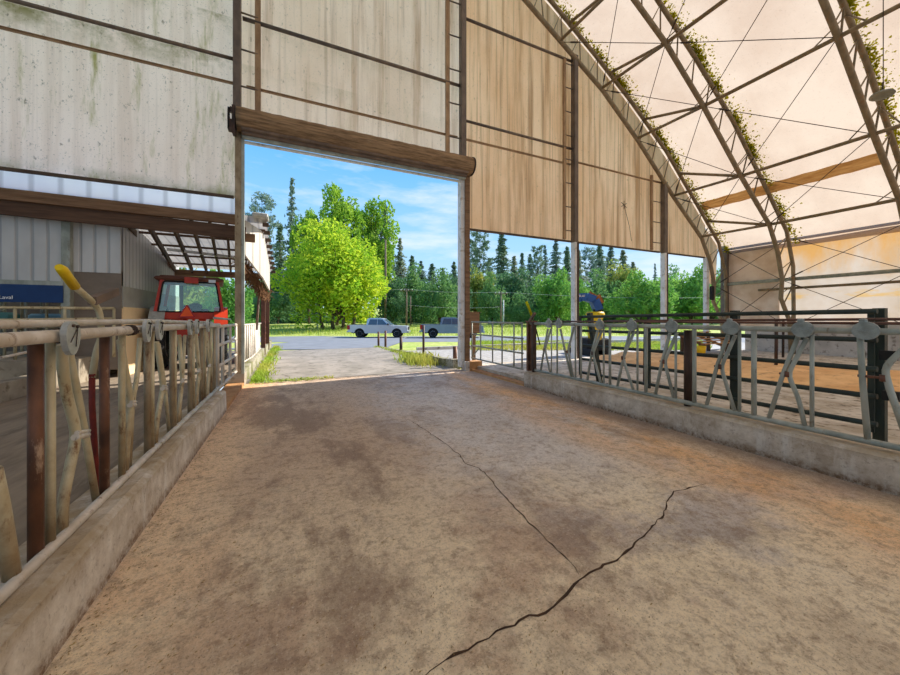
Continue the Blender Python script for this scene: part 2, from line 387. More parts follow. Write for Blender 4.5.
# see-through cab glass
t = NT('cab_glass'); g = t.n('ShaderNodeBsdfTransparent'); g.inputs[0].default_value = (.78, .95, .88, 1)
gl = t.n('ShaderNodeBsdfGlossy'); gl.inputs['Roughness'].default_value = .08; gl.inputs[0].default_value = (.8, .95, .9, 1)
mx = t.n('ShaderNodeMixShader'); mx.inputs[0].default_value = .12; t.l(g.outputs[0], mx.inputs[1]); t.l(gl.outputs[0], mx.inputs[2])
M['cabglass'] = t.done(mx.outputs[0])

# ------------------------------------------------------------------ terrain outside
def hgt(x, y):
    d = x*SN + y*CS
    for (a, ha), (b, hb) in zip(HP, HP[1:]):
        if d <= b: return ha + (hb-ha)*max(0, d-a)/(b-a)
    return HP[-1][1]
HP = [(0, -.03), (15, -.03), (27, -.3), (36, -.38), (46, -.2), (62, .15), (92, .35), (150, 3.2), (400, 14)]
def patch(x0, x1, y0, y1, nx, ny, dz):
    m = MB(); n = 0
    for j in range(ny+1):
        for i in range(nx+1):
            x, y = x0+(x1-x0)*i/nx, y0+(y1-y0)*j/ny
            m.v.append(Vector((x, y, hgt(x, y)+dz)))
    for j in range(ny):
        for i in range(nx):
            a = j*(nx+1)+i; m.face((a, a+1, a+nx+2, a+nx+1), True)
    return m
def vpatch(d0, d1, l0, l1, dz, nd=6, nl=8, wob=.0):
    """ground strip given by distance ahead and sideways offset (the road runs square to the view)"""
    m = MB()
    for j in range(nd+1):
        for i in range(nl+1):
            d, l = d0+(d1-d0)*j/nd, l0+(l1-l0)*i/nl
            if wob and j in (0, nd): d += wob*(rnd.random()-.5)
            x, y = d*SN+l*CS, d*CS-l*SN
            m.v.append(Vector((x, y, hgt(x, y)+dz)))
    for j in range(nd):
        for i in range(nl):
            a = j*(nl+1)+i; m.face((a, a+1, a+nl+2, a+nl+1), True)
    return m
struct(patch(-160, 240, 9.5, 260, 80, 60, -.01), 'field', M['field'], 'green and yellow meadow stretching to the trees beyond the barn', 'meadow')
struct(vpatch(26.2, 36.5, -45, 60, .012, 8, 40, 1.2), 'road', M['asphalt'], 'grey asphalt lane where the pickups are parked', 'road')
struct(vpatch(18.0, 27, -12, -3.6, .02, 6, 8, .5), 'road_apron', M['asphalt'], 'grey asphalt apron at the end of the concrete slab', 'road')
m = MB(); m.box((1.8, 13.85, -.1), (5.6, 8.9, .2)); m.box((1.8, 9.62, -.06), (5.6, .3, .14))
struct(m, 'path_slab', M['slab'], 'pale worn concrete drive slab outside the open doorway', 'concrete slab')
struct(patch(4.9, 30, 9.45, 16.3, 12, 6, .03), 'path_gravel', M['gravel'], 'pale gravel strip outside the right barn openings', 'gravel strip')

# ------------------------------------------------------------------ barn shell
RX, LX, RID = 18.4, -14.7, 1.85
ROOF = [(1.85, 14.5), (4.4, 13.95), (6.3, 13.2), (8.05, 12.33), (9.95, 11.23), (11.85, 10.02), (13.98, 8.5), (15.28, 7.3), (16.4, 6.28), (17.72, 5.03), (18.4, 4.42)]
OUT = [(1.85, 14.35), (4.4, 13.8), (6.25, 13.08), (7.98, 12.2), (9.88, 11.1), (11.78, 9.9), (13.9, 8.38), (15.2, 7.18), (16.3, 6.16), (17.58, 4.95), (18.1, 3.6), (18.14, 1.8), (18.14, 0.0)]
INN = [(1.85, 13.55), (4.4, 12.95), (6.8, 11.9), (8.86, 10.72), (10.33, 9.88), (12.22, 8.45), (14.4, 6.55), (16.3, 5.05), (16.9, 4.1), (17.24, 3.05), (17.15, 2.3), (17.8, 1.45), (17.95, 0.0)]
def mir(p): return [(2*RID-x, z) for x, z in p]
def interp(p, x):
    for (a, b), (c, d) in zip(p, p[1:]):
        if a <= x <= c: return b+(d-b)*(x-a)/(c-a) if c > a else b
    return p[-1][1]
def rz(x):
    x = x if x >= RID else 2*RID-x
    return interp(ROOF, x)
GY = 9.42
YB = -22.0
full = mir(ROOF)[::-1] + ROOF[1:]
m = MB(); NY = 10
for k in range(NY+1):
    y = GY+.06-(GY+.06-YB)*k/NY
    for x, z in full: m.v.append(Vector((x, y, z)))
w = len(full)
for k in range(NY):
    for i in range(w-1):
        a = k*w+i; m.face((a, a+w, a+w+1, a+1), True)
struct(m, 'ceiling', M['roof'], 'pale translucent fabric roof stretched over the steel arches', 'fabric roof')

def gable(x0, x1, zb0, zb1, n=10):
    m = MB()
    for i in range(n+1):
        x = x0+(x1-x0)*i/n
        m.v += [Vector((x, GY, zb0+(zb1-zb0)*i/n)), Vector((x, GY, max(rz(x)-.03, zb0+.05)))]
    for i in range(n): m.face((2*i, 2*i+2, 2*i+3, 2*i+1))
    return m
struct(gable(LX+.4, -1.1, 4.34, 4.34), 'wall_back_left', M['gable_left'], 'greyish algae streaked fabric gable panel left of the doorway', 'fabric wall')
struct(gable(-1.1, 4.7, 5.75, 5.75), 'wall_back_center', M['gable_mid'], 'beige streaked fabric gable panel above the roll-up door', 'fabric wall')
struct(gable(4.7, 16.95, 4.27, 4.27, 14), 'wall_back_right', M['gable_right'], 'tan streaked fabric gable panel right of the doorway', 'fabric wall')
m = MB(); m.quad((16.95, GY, 3.2), (17.75, GY, 3.0), (17.9, GY, 4.85), (16.95, GY, 5.6))
struct(m, 'wall_back_corner', M['gable_right'], 'tan fabric corner flap hanging lower behind the gable truss foot', 'fabric wall')

# floors
m = MB(); m.quad((-.98, YB, 0), (4.8, YB, 0), (4.8, 9.42, 0), (-.98, 9.42, 0))
struct(m, 'floor', M['floor'], 'stained concrete feed alley floor with brown dirt', 'floor')
m = MB(); m.quad((LX, YB, .22), (-1.3, YB, .22), (-1.3, 16.5, .22), (LX, 16.5, .22))
struct(m, 'floor_yard', M['dirt'], 'ridged dirt floor behind the left headlocks', 'dirt floor')
m = MB(); m.box((11.7, -6.2, .0), (13.4, 31.2, .26))
struct(m, 'floor_pen', M['pen'], 'dung covered concrete pen floor behind the right headlocks', 'pen floor')
m = MB()
NX, NYs = 30, 50
for j in range(NYs+1):
    for i in range(NX+1):
        u = i/NX; w_ = j/NYs
        x = 9.3+5.6*u+.25*math.sin(w_*23)*(1-abs(2*u-1)); y = -14+23*w_
        z = .1+.16*math.sin(PI*u)**.7 + .03*math.sin(x*5+y*3)*math.sin(PI*u) + rnd.random()*.05*math.sin(PI*u)
        m.v.append(Vector((x, y, z)))
for j in range(NYs):
    for i in range(NX):
        a = j*(NX+1)+i; m.face((a, a+1, a+NX+2, a+NX+1), True)
tag(m.build('sand_bedding', M['sand']), 'low orange sand bed running along the pen', 'sand', kind='stuff')

# curbs
def curb(name, poly, y0, y1, mat, label):
    m = MB(); n = max(2, int(abs(y1-y0)/.25)); k = len(poly)
    for j in range(n+1):
        y = y0+(y1-y0)*j/n
        for x, z in poly:
            jx = (rnd.random()-.5)*.012 if z > 0 else 0
            m.v.append(Vector((x+jx, y, z+((rnd.random()-.5)*.014 if z > .05 else 0))))
    for j in range(n):
        for i in range(k):
            i2 = (i+1) % k; m.face((j*k+i, j*k+i2, (j+1)*k+i2, (j+1)*k+i))
    m.face(range(k)); m.face([n*k+i for i in range(k-1, -1, -1)])
    return struct(m, name, mat, label, 'concrete curb')
curb('curb_left', [(-.98, -.02), (-.985, .32), (-1.02, .35), (-1.3, .345), (-1.32, -.02)], -6, 6.85, M['curb'], 'low concrete feed curb under the left headlocks')
curb('curb_right', [(4.8, -.02), (4.81, .30), (4.85, .335), (5.12, .33), (5.14, -.02)], -6, 6.45, M['curb'], 'low concrete feed curb under the right headlocks')
curb('curb_outside_left', [(-1.0, -.3), (-1.0, .30), (-1.25, .30), (-1.25, -.3)], 9.6, 22.3, M['mossycurb'], 'mossy concrete curb under the fence outside the doorway')
m = MB(); n0 = 12
for j in range(n0+1):
    y = 9.6+10.4*j/n0; top = .27-.37*j/n0
    for x, z in ((4.5, -.6), (4.5, top), (4.75, top), (4.75, -.6)): m.v.append(Vector((x, y, z+(rnd.random()-.5)*.03)))
for j in range(n0):
    for i in range(4):
        i2 = (i+1) % 4; m.face((j*4+i, (j+1)*4+i, (j+1)*4+i2, j*4+i2))
m.face((0, 1, 2, 3)); m.face((n0*4+3, n0*4+2, n0*4+1, n0*4))
struct(m, 'curb_outside_right', M['mossycurb'], 'weathered concrete curb sinking along the right of the outside slab', 'concrete curb')
curb('curb_far', [(5.3, -.2), (5.3, .14), (5.5, .14), (5.5, -.2)], 15.9, 16.0, M['greyconc'], 'grey curb end beside the gravel strip')
bpy.data.objects.remove(bpy.data.objects['curb_far'])
m = MB(); m.box((18.7, 16.4, -.05), (26, .18, .28))
struct(m, 'curb_gravel_edge', M['greyconc'], 'low dark curb between the gravel strip and the meadow', 'concrete curb')
# side threshold strips under the two walk gates
m = MB(); m.box((-1.14, 8.0, .03), (.32, 2.3, .1))  # both sills in one orange tan
struct(m, 'trim_1', M['palewood'], 'orange sill under the left walk gate', 'sill')
m = MB(); m.box((4.98, 7.9, .01), (.34, 2.85, .08))
struct(m, 'trim_2', M['palewood'], 'orange sill under the right walk gate', 'sill')

# cracks
def crack(name, pts, w0, label):
    m = MB(); P = []
    for (a, b) in zip(pts, pts[1:]):
        k = max(2, int(math.hypot(b[0]-a[0], b[1]-a[1])/.05))
        for i in range(k):
            t_ = i/k; P.append((a[0]+(b[0]-a[0])*t_+rnd.gauss(0, .006), a[1]+(b[1]-a[1])*t_+rnd.gauss(0, .006)))
    P.append(pts[-1])
    for i, (x, y) in enumerate(P):
        q = P[min(i+1, len(P)-1)]; r_ = P[max(i-1, 0)]
        dx, dy = q[0]-r_[0], q[1]-r_[1]; L = math.hypot(dx, dy) or 1
        w_ = w0*(.35+rnd.random())*(1 if 2 < i < len(P)-3 else .4)
        m.v += [Vector((x-dy/L*w_, y+dx/L*w_, .0015)), Vector((x+dy/L*w_, y-dx/L*w_, .0015))]
    for i in range(len(P)-1): m.face((2*i, 2*i+1, 2*i+3, 2*i+2))
    return tag(m.build(name, M['crack']), label, 'floor crack', kind='structure')
C1 = [(3.54, 1.96), (3.31, 1.96), (3.11, 1.98), (2.86, 1.89), (2.66, 1.78), (2.39, 1.7), (2.22, 1.65), (1.89, 1.58), (1.74, 1.57), (1.54, 1.55), (1.46, 1.51), (1.22, 1.45), (1.07, 1.47), (.92, 1.46), (.69, 1.44), (.5, 1.4)]
crack('floor_crack', C1, .007, 'long dark crack crossing the floor near the camera')
crack('floor_crack', [(1.64, 5.05), (1.69, 4.51), (1.72, 4.06), (1.74, 3.52), (1.69, 3.31), (1.77, 3.08), (1.72, 2.75), (1.66, 2.35), (1.64, 2.07), (1.62, 1.86), (1.61, 1.69), (1.58, 1.58)], .005, 'thin crack running along the middle of the floor to the doorway')
crack('floor_crack', [(-.9, 9.3), (.4, 9.26), (1.6, 9.32), (2.9, 9.24), (4.0, 9.3), (4.6, 9.28)], .03, 'dark joint line across the floor at the doorway')

# loose straw and dirt crumbs
m = MB()
for i in range(5200):
    x = -.95+rnd.random()**2.2*5.2 if rnd.random() < .72 else -.9+5.6*rnd.random()
    y = .5+8*rnd.random()**1.5
    a = rnd.random()*PI; L = .004+.009*rnd.random(); w_ = .0013+.0015*rnd.random(); z = .002+.002*rnd.random()
    dx, dy = math.cos(a)*L, math.sin(a)*L; px, py = -math.sin(a)*w_, math.cos(a)*w_
    n = len(m.v)
    m.v += [Vector((x-dx, y-dy, z-.001)), Vector((x+px, y+py, z+.0015)), Vector((x+dx, y+dy, z)), Vector((x-px, y-py, z-.002))]
    m.face((n, n+1, n+2, n+3))
tag(m.build('straw_litter', M['straw']), 'loose bits of straw and feed scattered over the floor', 'straw', kind='stuff')

# right side wall
m = MB(); N = 24
for i in range(N+1):
    y = 8.6-(8.6-YB)*i/N
    for j, z in enumerate((1.35, 2.0, 2.7, 3.3, 3.9, 4.74)):
        m.v.append(Vector((RX+.05*math.sin(i*1.7+j)*(.3+.12*j), y, z)))
for i in range(N):
    for j in range(5):
        a = i*6+j; m.face((a, a+1, a+7, a+6), True)
struct(m, 'wall_right', M['curtain'], 'fabric side curtain with painted yellow sun glow along the right of the pen', 'curtain wall')
m = MB(); m.box((RX+.16, -6.7, .7), (.25, 30.6, 1.35))
struct(m, 'wall_right_base', M['greyconc'], 'grey concrete stub wall below the side curtain', 'concrete wall')
m = MB(); m.box((RX-.05, 8.35, 2.95), (.06, 1.95, 3.5))
struct(m, 'wall_right_panel', M['cornerpanel'], 'brown stained board panel at the far end of the right side wall', 'wall panel')
t_ = thing('eave_beam', 'long dark steel beam along the top of the right side curtain', 'steel beam', (RX-.15, -6, 4.78))
MB().tube([(RX-.14, 9.3, 4.78), (RX-.14, YB+1, 4.8)], .07, 8).build('pipe', M['darksteel'], t_)
for z, r, lab in ((3.1, .07, 'upper grey pipe rail along the right side curtain'), (2.74, .05, 'lower tan pipe rail along the right side curtain')):
    tag(MB().tube([(RX-.22, 9.3 if z > 3 else 8.0, z), (RX-.22, YB+1, z+.05)], r, 8).build('curtain_rail', M['galv' if z > 3 else 'steel']), lab, 'rail')
tag(MB().box((18.28, 9.3, 2.5), (.26, .26, 5.0)).build('corner_column', M['darksteel']), 'dark square steel column at the far right corner', 'column')

# ------------------------------------------------------------------ trusses
def chord_pts(p, y): return [(x, y, z) for x, z in p]
def at_param(p, zx):  # point on polyline at arclength s
    s = zx
    for (a, b), (c, d) in zip(p, p[1:]):
        L = math.hypot(c-a, d-b)
        if s <= L: return (a+(c-a)*s/L, b+(d-b)*s/L)
        s -= L
    return p[-1]
def plen(p): return sum(math.hypot(c-a, d-b) for (a, b), (c, d) in zip(p, p[1:]))
def truss(y, label, moss=True, both=True):
    t_ = thing('roof_truss', label, 'truss', (RID, y, 0))
    for sd in ((1, -1) if both else (1,)):
        o_, i_ = (OUT, INN) if sd == 1 else (mir(OUT), mir(INN))
        MB().tube(chord_pts(o_, y), .068, 8).build('outer_chord', M['steel'], t_)
        MB().tube(chord_pts(i_, y), .075, 8).build('inner_chord', M['steel'], t_)
        Lo, Li = plen(o_), plen(i_); K = 24; zz = []
        for k in range(K):
            a = at_param(i_, Li*(k+.1)/K); b = at_param(o_, Lo*(k+.1)/K); c = at_param(i_, Li*(k+.62)/K)
            zz += [(a[0], y, a[1]), (b[0], y, b[1]), (c[0], y, c[1])]
        MB().tube(zz, .026, 6).build('lacing_bar', M['steel'], t_)
        if moss and sd == 1:
            mm = MB()
            for k in range(9000):
                s_ = rnd.gauss(.5, .22)
                if not .03 < s_ < .86: continue
                dens = .5+.5*math.sin(s_*34+y*3)*math.sin(s_*77+y)
                if rnd.random() > dens**1.5+.12: continue
                p = at_param(o_, Lo*s_); q = rnd.random()
                dy = rnd.gauss(-.06, .06) if q < .75 else -abs(rnd.gauss(0, .2))
                x_ = min(max(p[0]+rnd.gauss(.05, .06), 1.9), 18.3)
                mm.ball((x_, y+dy, interp(ROOF, x_)-.03-rnd.random()*.05), .01+.022*rnd.random()**2, 5, 3, .9, (1, 1.2, .9))
            tag(mm.build('moss', M['moss'], t_), 'yellow green moss growing along the chord', kind='stuff')
    return t_
truss(9.2, 'curved steel lattice arch against the gable wall')
truss(6.84, 'curved steel lattice arch standing second from the gable wall')
truss(3.78, 'curved steel lattice arch nearest overhead at the right')
truss(.7, 'curved steel lattice arch overhead past the right edge of view', False)
ROWS = [8.4, 10.33, 12.22, 14.4, 16.3]
TY = [9.2, 6.84, 3.78, .7, -2.35]
nm = ['top', 'second', 'third', 'fourth', 'lowest']
for i, x in enumerate(ROWS):
    t_ = thing('roof_purlin', '%s straight roof pipe above the right pen, counted down from the ridge' % nm[i].capitalize(), 'roof pipe', (x, 6, interp(INN, x)))
    zi = interp(INN, x)
    MB().tube([(x, 6.84, zi), (x, -5.4, zi)], .055, 8).build('pipe', M['steel'], t_)
    xo = x+.35; zo = interp(OUT, xo)
    MB().tube([(x, 6.84, zi), (x-.05, 9.14, interp(INN, x-.05)+.0)], .05, 8).build('lower_fork', M['steel'], t_)
    MB().tube([(x, 6.84, zi), (xo, 9.14, zo-.02)], .05, 8).build('upper_fork', M['steel'], t_)
    for y in TY[1:]:
        b = (x+.5, y, interp(OUT, x+.5)-.04)
        parts('brace', M['steel'], t_, MB().tube([(x, y-.5, zi), b], .018, 6), MB().tube([(x, y+.5, zi), b], .018, 6))
# X bracing cables
def cable(a, b, label):
    a, b = Vector(a), Vector(b)
    t_ = thing('bracing_cable', label, 'cable', tuple((a+b)/2))
    MB().tube([a, b], .011, 5).build('wire', M['cable'], t_)
    q = a+(b-a)*.14; d = (b-a).normalized()*.16
    MB().tube([q-d, q-d*.7, q+d*.7, q+d], [.012, .026, .026, .012], 6).build('turnbuckle', M['cable'], t_)
rowz = [(x, interp(INN, x)) for x in ROWS]
bays = ['between gable and second arch', 'between second arch and near arch']
for bi in range(2):
    for i in range(4):
        (x0, z0), (x1, z1) = rowz[i], rowz[i+1]
        cable((x0, TY[bi], z0), (x1, TY[bi+1], z1), '%s falling cable %s, counted from the top' % (['First', 'Second', 'Third', 'Fourth'][i], bays[bi]))
        cable((x1, TY[bi], z1), (x0, TY[bi+1], z0), '%s rising cable %s, counted from the top' % (['First', 'Second', 'Third', 'Fourth'][i], bays[bi]))
side = [(RX-.6, 4.7), (RX-1.1, 3.0), (RX-.55, 1.2)]
for bi in range(2):
    for i in range(2):
        (x0, z0), (x1, z1) = side[i], side[i+1]
        w_ = ['upper', 'lower'][i]
        cable((x0, TY[bi], z0), (x1, TY[bi+1], z1), '%s falling cable before the side curtain, %s' % (w_, bays[bi]))
        cable((x1, TY[bi], z1), (x0, TY[bi+1], z0), '%s rising cable before the side curtain, %s' % (w_, bays[bi]))
# stained band of fabric hugging the roof
m = MB(); a = 16.25
pts = [(a-.16, rz(a-.16)-.03), (a-.1, rz(a-.1)-.1), (a, rz(a)-.13), (a+.1, rz(a+.1)-.1), (a+.16, rz(a+.16)-.03)]
for j in range(21):
    y = 9.1-(9.1-4.0)*j/20
    for x, z in pts: m.v.append(Vector((x, y, z+.012*math.sin(j*2.1))))
for j in range(20):
    for i in range(4):
        q = j*5+i; m.face((q, q+1, q+6, q+5), True)
tag(m.build('fabric_band', M['band']), 'brown stained fabric lap strip running along the right roof slope', 'fabric strip')
# hanging dish lamp
p = at(882, 95, D=5.5)
t_ = thing('pendant_lamp', 'round grey dish lamp hanging near the nearest arch', 'lamp', p)
MB().ring([(.02, .06), (.07, .045), (.13, .008), (.138, -.008), (.125, -.008), (.05, .025)], p, (.15, 0, 1), 24).build('lamp_shade', M['galv'], t_)
MB().tube([p+Vector((.01, 0, .05)), p+Vector((.05, 0, .22))], .012, 6).build('hook', M['cable'], t_)
MB().tube([p+Vector((.05, 0, .2)), (p.x+.05, p.y, rz(p.x)-.05)], .006, 5).build('cord', M['cable'], t_)

# ------------------------------------------------------------------ gable columns, purlins, door
def column(x, top, zsplit, label, lace=None, r=(.17, .2), white=True):
    t_ = thing('gable_column', label, 'column', (x, GY-.12, 0))
    MB().box((x, GY-.16, (top+zsplit)/2), (r[0], r[1], top-zsplit), bev=.01).build('upper_post', M['darksteel'], t_)
    MB().box((x-.03, GY-.16, zsplit/2-.05), (r[0]*.62, r[1], zsplit+.1), bev=.01).build('white_face', M['whitepaint'], t_)
    MB().box((x+.085, GY-.16, zsplit/2-.05), (r[0]*.42, r[1]*.9, zsplit+.1)).build('dark_edge', M['rustdark'], t_)
    if lace is not None:
        lx, zb, zt = lace
        MB().box((lx, GY-.1, (zb+zt)/2), (.11, .07, zt-zb)).build('lacing_chord', M['strut'], t_)
        z = zb+.3
        while z < zt-.1:
            MB().tube([(lx, GY-.12, z), (x, GY-.14, z)], .018, 6).build('rung', M['darksteel'], t_); z += .83
    return t_
# door posts
t_ = thing('door_post', 'tall weathered post at the left edge of the doorway', 'post', (-1.1, GY-.1, 0))
MB().box((-1.12, GY-.16, 9.2), (.15, .2, 6.8)).build('upper_post', M['darksteel'], t_)
MB().box((-1.09, GY-.16, 2.95), (.13, .2, 5.7)).build('lower_post', M['tanpost'], t_)
MB().box((-1.0, GY-.22, 2.95), (.06, .08, 5.6)).build('guide_rail', M['galv'], t_)
MB().box((-1.14, GY-.02, .05), (.34, .5, .46)).build('footing', M['conc'], t_)
MB().box((-.71, GY-.1, 8.9), (.12, .07, 5.6)).build('lacing_chord', M['strut'], t_)
for z in (6.9, 7.75, 8.6, 9.45, 10.3, 11.1): MB().tube([(-.7, GY-.12, z), (-1.12, GY-.14, z)], .02, 6).build('rung', M['darksteel'], t_)
t_ = thing('door_post', 'tall white and brown post at the right edge of the doorway', 'post', (4.7, GY-.1, 0))
MB().box((4.66, GY-.16, 9.7), (.15, .2, 7.4)).build('upper_post', M['darksteel'], t_)
MB().box((4.62, GY-.14, 2.9), (.13, .2, 5.6)).build('white_face', M['whitepaint'], t_)
MB().box((4.76, GY-.18, 2.95), (.15, .22, 5.7)).build('brown_face', M['wood'], t_)
MB().box((4.95, GY-.3, .1), (.42, .3, .34)).build('footing', M['palewood'], t_)
MB().box((4.68, GY-.3, .1), (.12, .3, .34)).build('footing_face', M['greyconc'], t_)
MB().box((4.19, GY-.1, 9.6), (.12, .07, 6.4)).build('lacing_chord', M['strut'], t_)
for z in (6.9, 7.9, 8.9, 9.9, 10.9, 11.9): MB().tube([(4.2, GY-.12, z), (4.66, GY-.14, z)], .02, 6).build('rung', M['darksteel'], t_)
column(9.06, 10.75, 4.2, 'tall dark column with white foot first right of the doorway', (8.65, 4.3, 10.6))
column(13.88, 7.1, 4.2, 'dark column with white foot second right of the doorway', (13.2, 4.3, 7.3), (.2, .2))
tag(MB().box((16.85, GY-.1, 2.1), (.2, .16, 4.3), bev=.01).build('slim_post', M['whitepaint']), 'slim white post nearest the far right corner of the gable', 'post')
def girt(x0, x1, z, r, mat, label):
    tag(MB().tube([(x0, GY-.1, z), (x1, GY-.1, z)], r, 8).build('gable_girt', mat), label, 'wall pipe')
girt(-10.5, -1.2, 7.5, .04, M['darksteel'], 'dark pipe across the left gable panel')
girt(-1.02, 4.6, 8.5, .045, M['darksteel'], 'dark pipe across the fabric above the roll-up door')
girt(4.75, 9.0, 10.58, .042, M['darksteel'], 'upper dark pipe on the gable right of the doorway')
girt(4.75, 9.0, 7.5, .04, M['darksteel'], 'lower dark pipe on the gable right of the doorway')
girt(9.2, 13.8, 7.08, .035, M['strut'], 'tan pipe on the gable between the two right columns')
for x0, x1, z, lab in ((-11, -1.2, 6.98, 'stitched seam strip across the left gable panel'), (-.95, 4.55, 6.98, 'stitched seam strip above the roll-up door'), (4.8, 9, 6.98, 'stitched seam strip right of the doorway')):
    tag(MB().box(((x0+x1)/2, GY-.02, z), (x1-x0, .03, .05)).box(((x0+x1)/2, GY-.04, z+.02), (x1-x0, .02, .015)).build('fabric_seam', M['strut']), lab, 'seam')
for x0, x1, z, lab in ((LX+2, -1.2, 4.34, 'bottom hem pipe of the left gable panel'), (4.85, 9.0, 4.25, 'bottom hem pipe between the doorway and first right column'), (9.2, 13.75, 4.25, 'bottom hem pipe between the two right columns'), (14.0, 16.8, 4.25, 'bottom hem pipe of the rightmost gable opening')):
    tag(MB().box(((x0+x1)/2, GY-.05, z), (x1-x0, .06, .06)).build('hem_rail', M['rafter']), lab, 'rail')
# roll-up door: a dirty rolled curtain above the opening
t_ = thing('roller_door', 'rolled up brown door curtain hanging above the wide doorway', 'roller door', (1.9, GY-.45, 6.0))
m = MB(); seg = 26; pts = []
a0, a1 = Vector((at(237, 128, Y=GY-.42).x, GY-.42, 5.99)), Vector((at(471, 170, Y=GY-.42).x, GY-.42, 5.99))
for j in range(41):
    c_ = a0.lerp(a1, j/40); r_ = .25+.006*math.sin(j*2.3)
    for k in range(seg):
        an = 2*PI*k/seg; rr = r_*(1+.03*math.sin(k*8*PI/seg*2)+.012*rnd.random())
        m.v.append(Vector((c_.x, c_.y+rr*math.cos(an), c_.z+rr*math.sin(an))))
for j in range(40):
    for k in range(seg):
        k2 = (k+1) % seg; m.face((j*seg+k, (j+1)*seg+k, (j+1)*seg+k2, j*seg+k2), True)
m.face(range(seg)); m.face([40*seg+k for k in range(seg-1, -1, -1)])
m.build('rolled_curtain', M['rolled'], t_)
for j in range(3): MB().box((1.83, GY-.5+.09*j, 5.76-.055*j), (5.66, .12, .07), bev=.012).build('bottom_bar', M['pole' if j < 2 else 'galv'], t_)
MB().box((1.83, GY-.22, 5.585), (5.62, .07, .05)).build('white_edge_bar', M['whitepaint'], t_)
m = MB(); m.box((-1.15, GY-.42, 5.93), (.06, .22, .6)); m.box((-1.21, GY-.44, 5.8), (.1, .18, .22)); m.box((-1.19, GY-.42, 6.15), (.1, .1, .1), .4, 'Y')
m.build('drive_bracket', M['rustdark'], t_)
m = MB()
for k in range(26):
    an = 2*PI*k/26; m.box((-1.24, GY-.5+.07*math.cos(an), 5.93+.22*math.sin(an)), (.03, .03, .04), an, 'X')
m.build('drive_chain', M['black'], t_)
m = MB(); m.ring([(.265, 0), (.265, .03), (.1, .05)], (a1.x+.005, GY-.42, 5.99), (1, 0, 0), 20); m.build('end_cap', M['rustdark'], t_)

# star shaped hook with a dangling wire on the right gable, small fixture in the corner
p = at(624, 205, Y=GY-.06)
t_ = thing('wire_hook', 'small dark star shaped hook with dangling wire on right gable', 'hook', p)
m = MB()
for k in range(3):
    a = .5+k*PI/3; m.tube([p-Vector((.16*math.cos(a), 0, .16*math.sin(a))), p+Vector((.16*math.cos(a), 0, .16*math.sin(a)))], .012, 5)
m.build('star', M['cable'], t_)
MB().tube([p, p+Vector((.3, 0, -.8)), p+Vector((.42, 0, -1.35))], .008, 5).build('wire', M['cable'], t_)
p = at(712, 293, Y=9.05)
t_ = thing('corner_fixture', 'small black box fixture hung at the foot of the gable arch', 'fixture', p)
MB().box(p, (.17, .14, .62), bev=.03).build('housing', M['black'], t_)
MB().tube([p+Vector((0, 0, .3)), p+Vector((.05, .05, .6))], .015, 6).build('hanger', M['cable'], t_)

# ------------------------------------------------------------------ headlocks
def smooth(pts, k=3):
    """round the bends of a bent pipe"""
    P = [Vector(p) for p in pts]; out = [P[0]]
    for i in range(1, len(P)-1):
        a = P[i]+(P[i-1]-P[i])*min(.35, .08/max((P[i-1]-P[i]).length, 1e-3)); b = P[i]+(P[i+1]-P[i])*min(.35, .08/max((P[i+1]-P[i]).length, 1e-3))
        for j in range(k+1):
            t_ = j/k; out.append(a*(1-t_)**2+P[i]*2*t_*(1-t_)+b*t_*t_)
    out.append(P[-1]); return out
def bar(px, X, r, name, mat, parent, foot=.37):
    pts = [at(u, v, X=X) for u, v in px]
    pts[-1].z = foot if abs(pts[-1].z-foot) < .2 else pts[-1].z
    return MB().tube(smooth(pts), r*(.82 if X > 0 else .68), 10).build(name, mat, parent)

# right
XR = 4.96
hr = thing('headlock_panel', 'grey galvanised cattle headlock panel standing on the right concrete curb', 'cattle headlock', (XR, 3.5, .33))
MB().tube([(XR, 6.42, 1.425), (XR, .3, 1.425)], .032, 10).build('top_rail', M['galv'], hr)
MB().tube([(XR+.03, 5.9, 1.48), (XR+.03, .3, 1.505)], .014, 8).build('lock_rod', M['rustrod'], hr)
MB().tube([(XR+.09, 4.4, 1.50), (XR+.09, .3, 1.55)], .014, 8).build('lock_rod', M['rustrod'], hr)
MB().tube([(XR, 6.35, .385), (XR, .3, .385)], .03, 10).build('bottom_rail', M['galv'], hr)
def vert(u, r, X, parent, mat, zt, zb=.38, name='neck_bar'):
    r *= .74 if X > 0 else .66
    p = at(u, CY, X=X); return MB().tube([(X, p.y, zb), (X, p.y, zt)], r, 10).build(name, mat, parent)
for u, r in ((551.5, .02), (557.2, .024), (575.5, .022), (581, .026), (603.8, .022), (610, .03), (637.5, .022), (646, .034), (675.8, .022), (694.4, .034), (739.6, .024), (754, .036), (812, .026)):
    vert(u, r, XR, hr, M['galv'], 1.42)
U = [(549, [(548, 329), (544, 350), (540.6, 371)], [(551, 329), (545, 349), (550.5, 374)]),
     (559, [(560.5, 329), (565.5, 353), (572, 375)], [(574, 327), (568, 350), (573.5, 377)]),
     (600, [(598, 330), (592, 352), (587, 380)], [(602, 330), (592.8, 354), (601.5, 382)]),
     (632, [(630, 331), (623.5, 358), (617, 385)], [(634.5, 331), (623, 358), (634, 389)]),
     (672, [(670, 333), (662, 362), (655, 392)], [(677, 333), (664.5, 361), (674.5, 397)]),
     (731, [(728, 335), (717, 366), (706, 400)], [(735.5, 335), (721, 367), (735.5, 409)]),
     (803, [(798, 337), (783, 374), (768, 412)], [(807, 338), (788, 374), (799, 400), (805.5, 424)]),
     (866, [(860, 332), (862.5, 380), (868, 436)], [(915, 338), (884, 368), (890, 390), (912, 440)])]
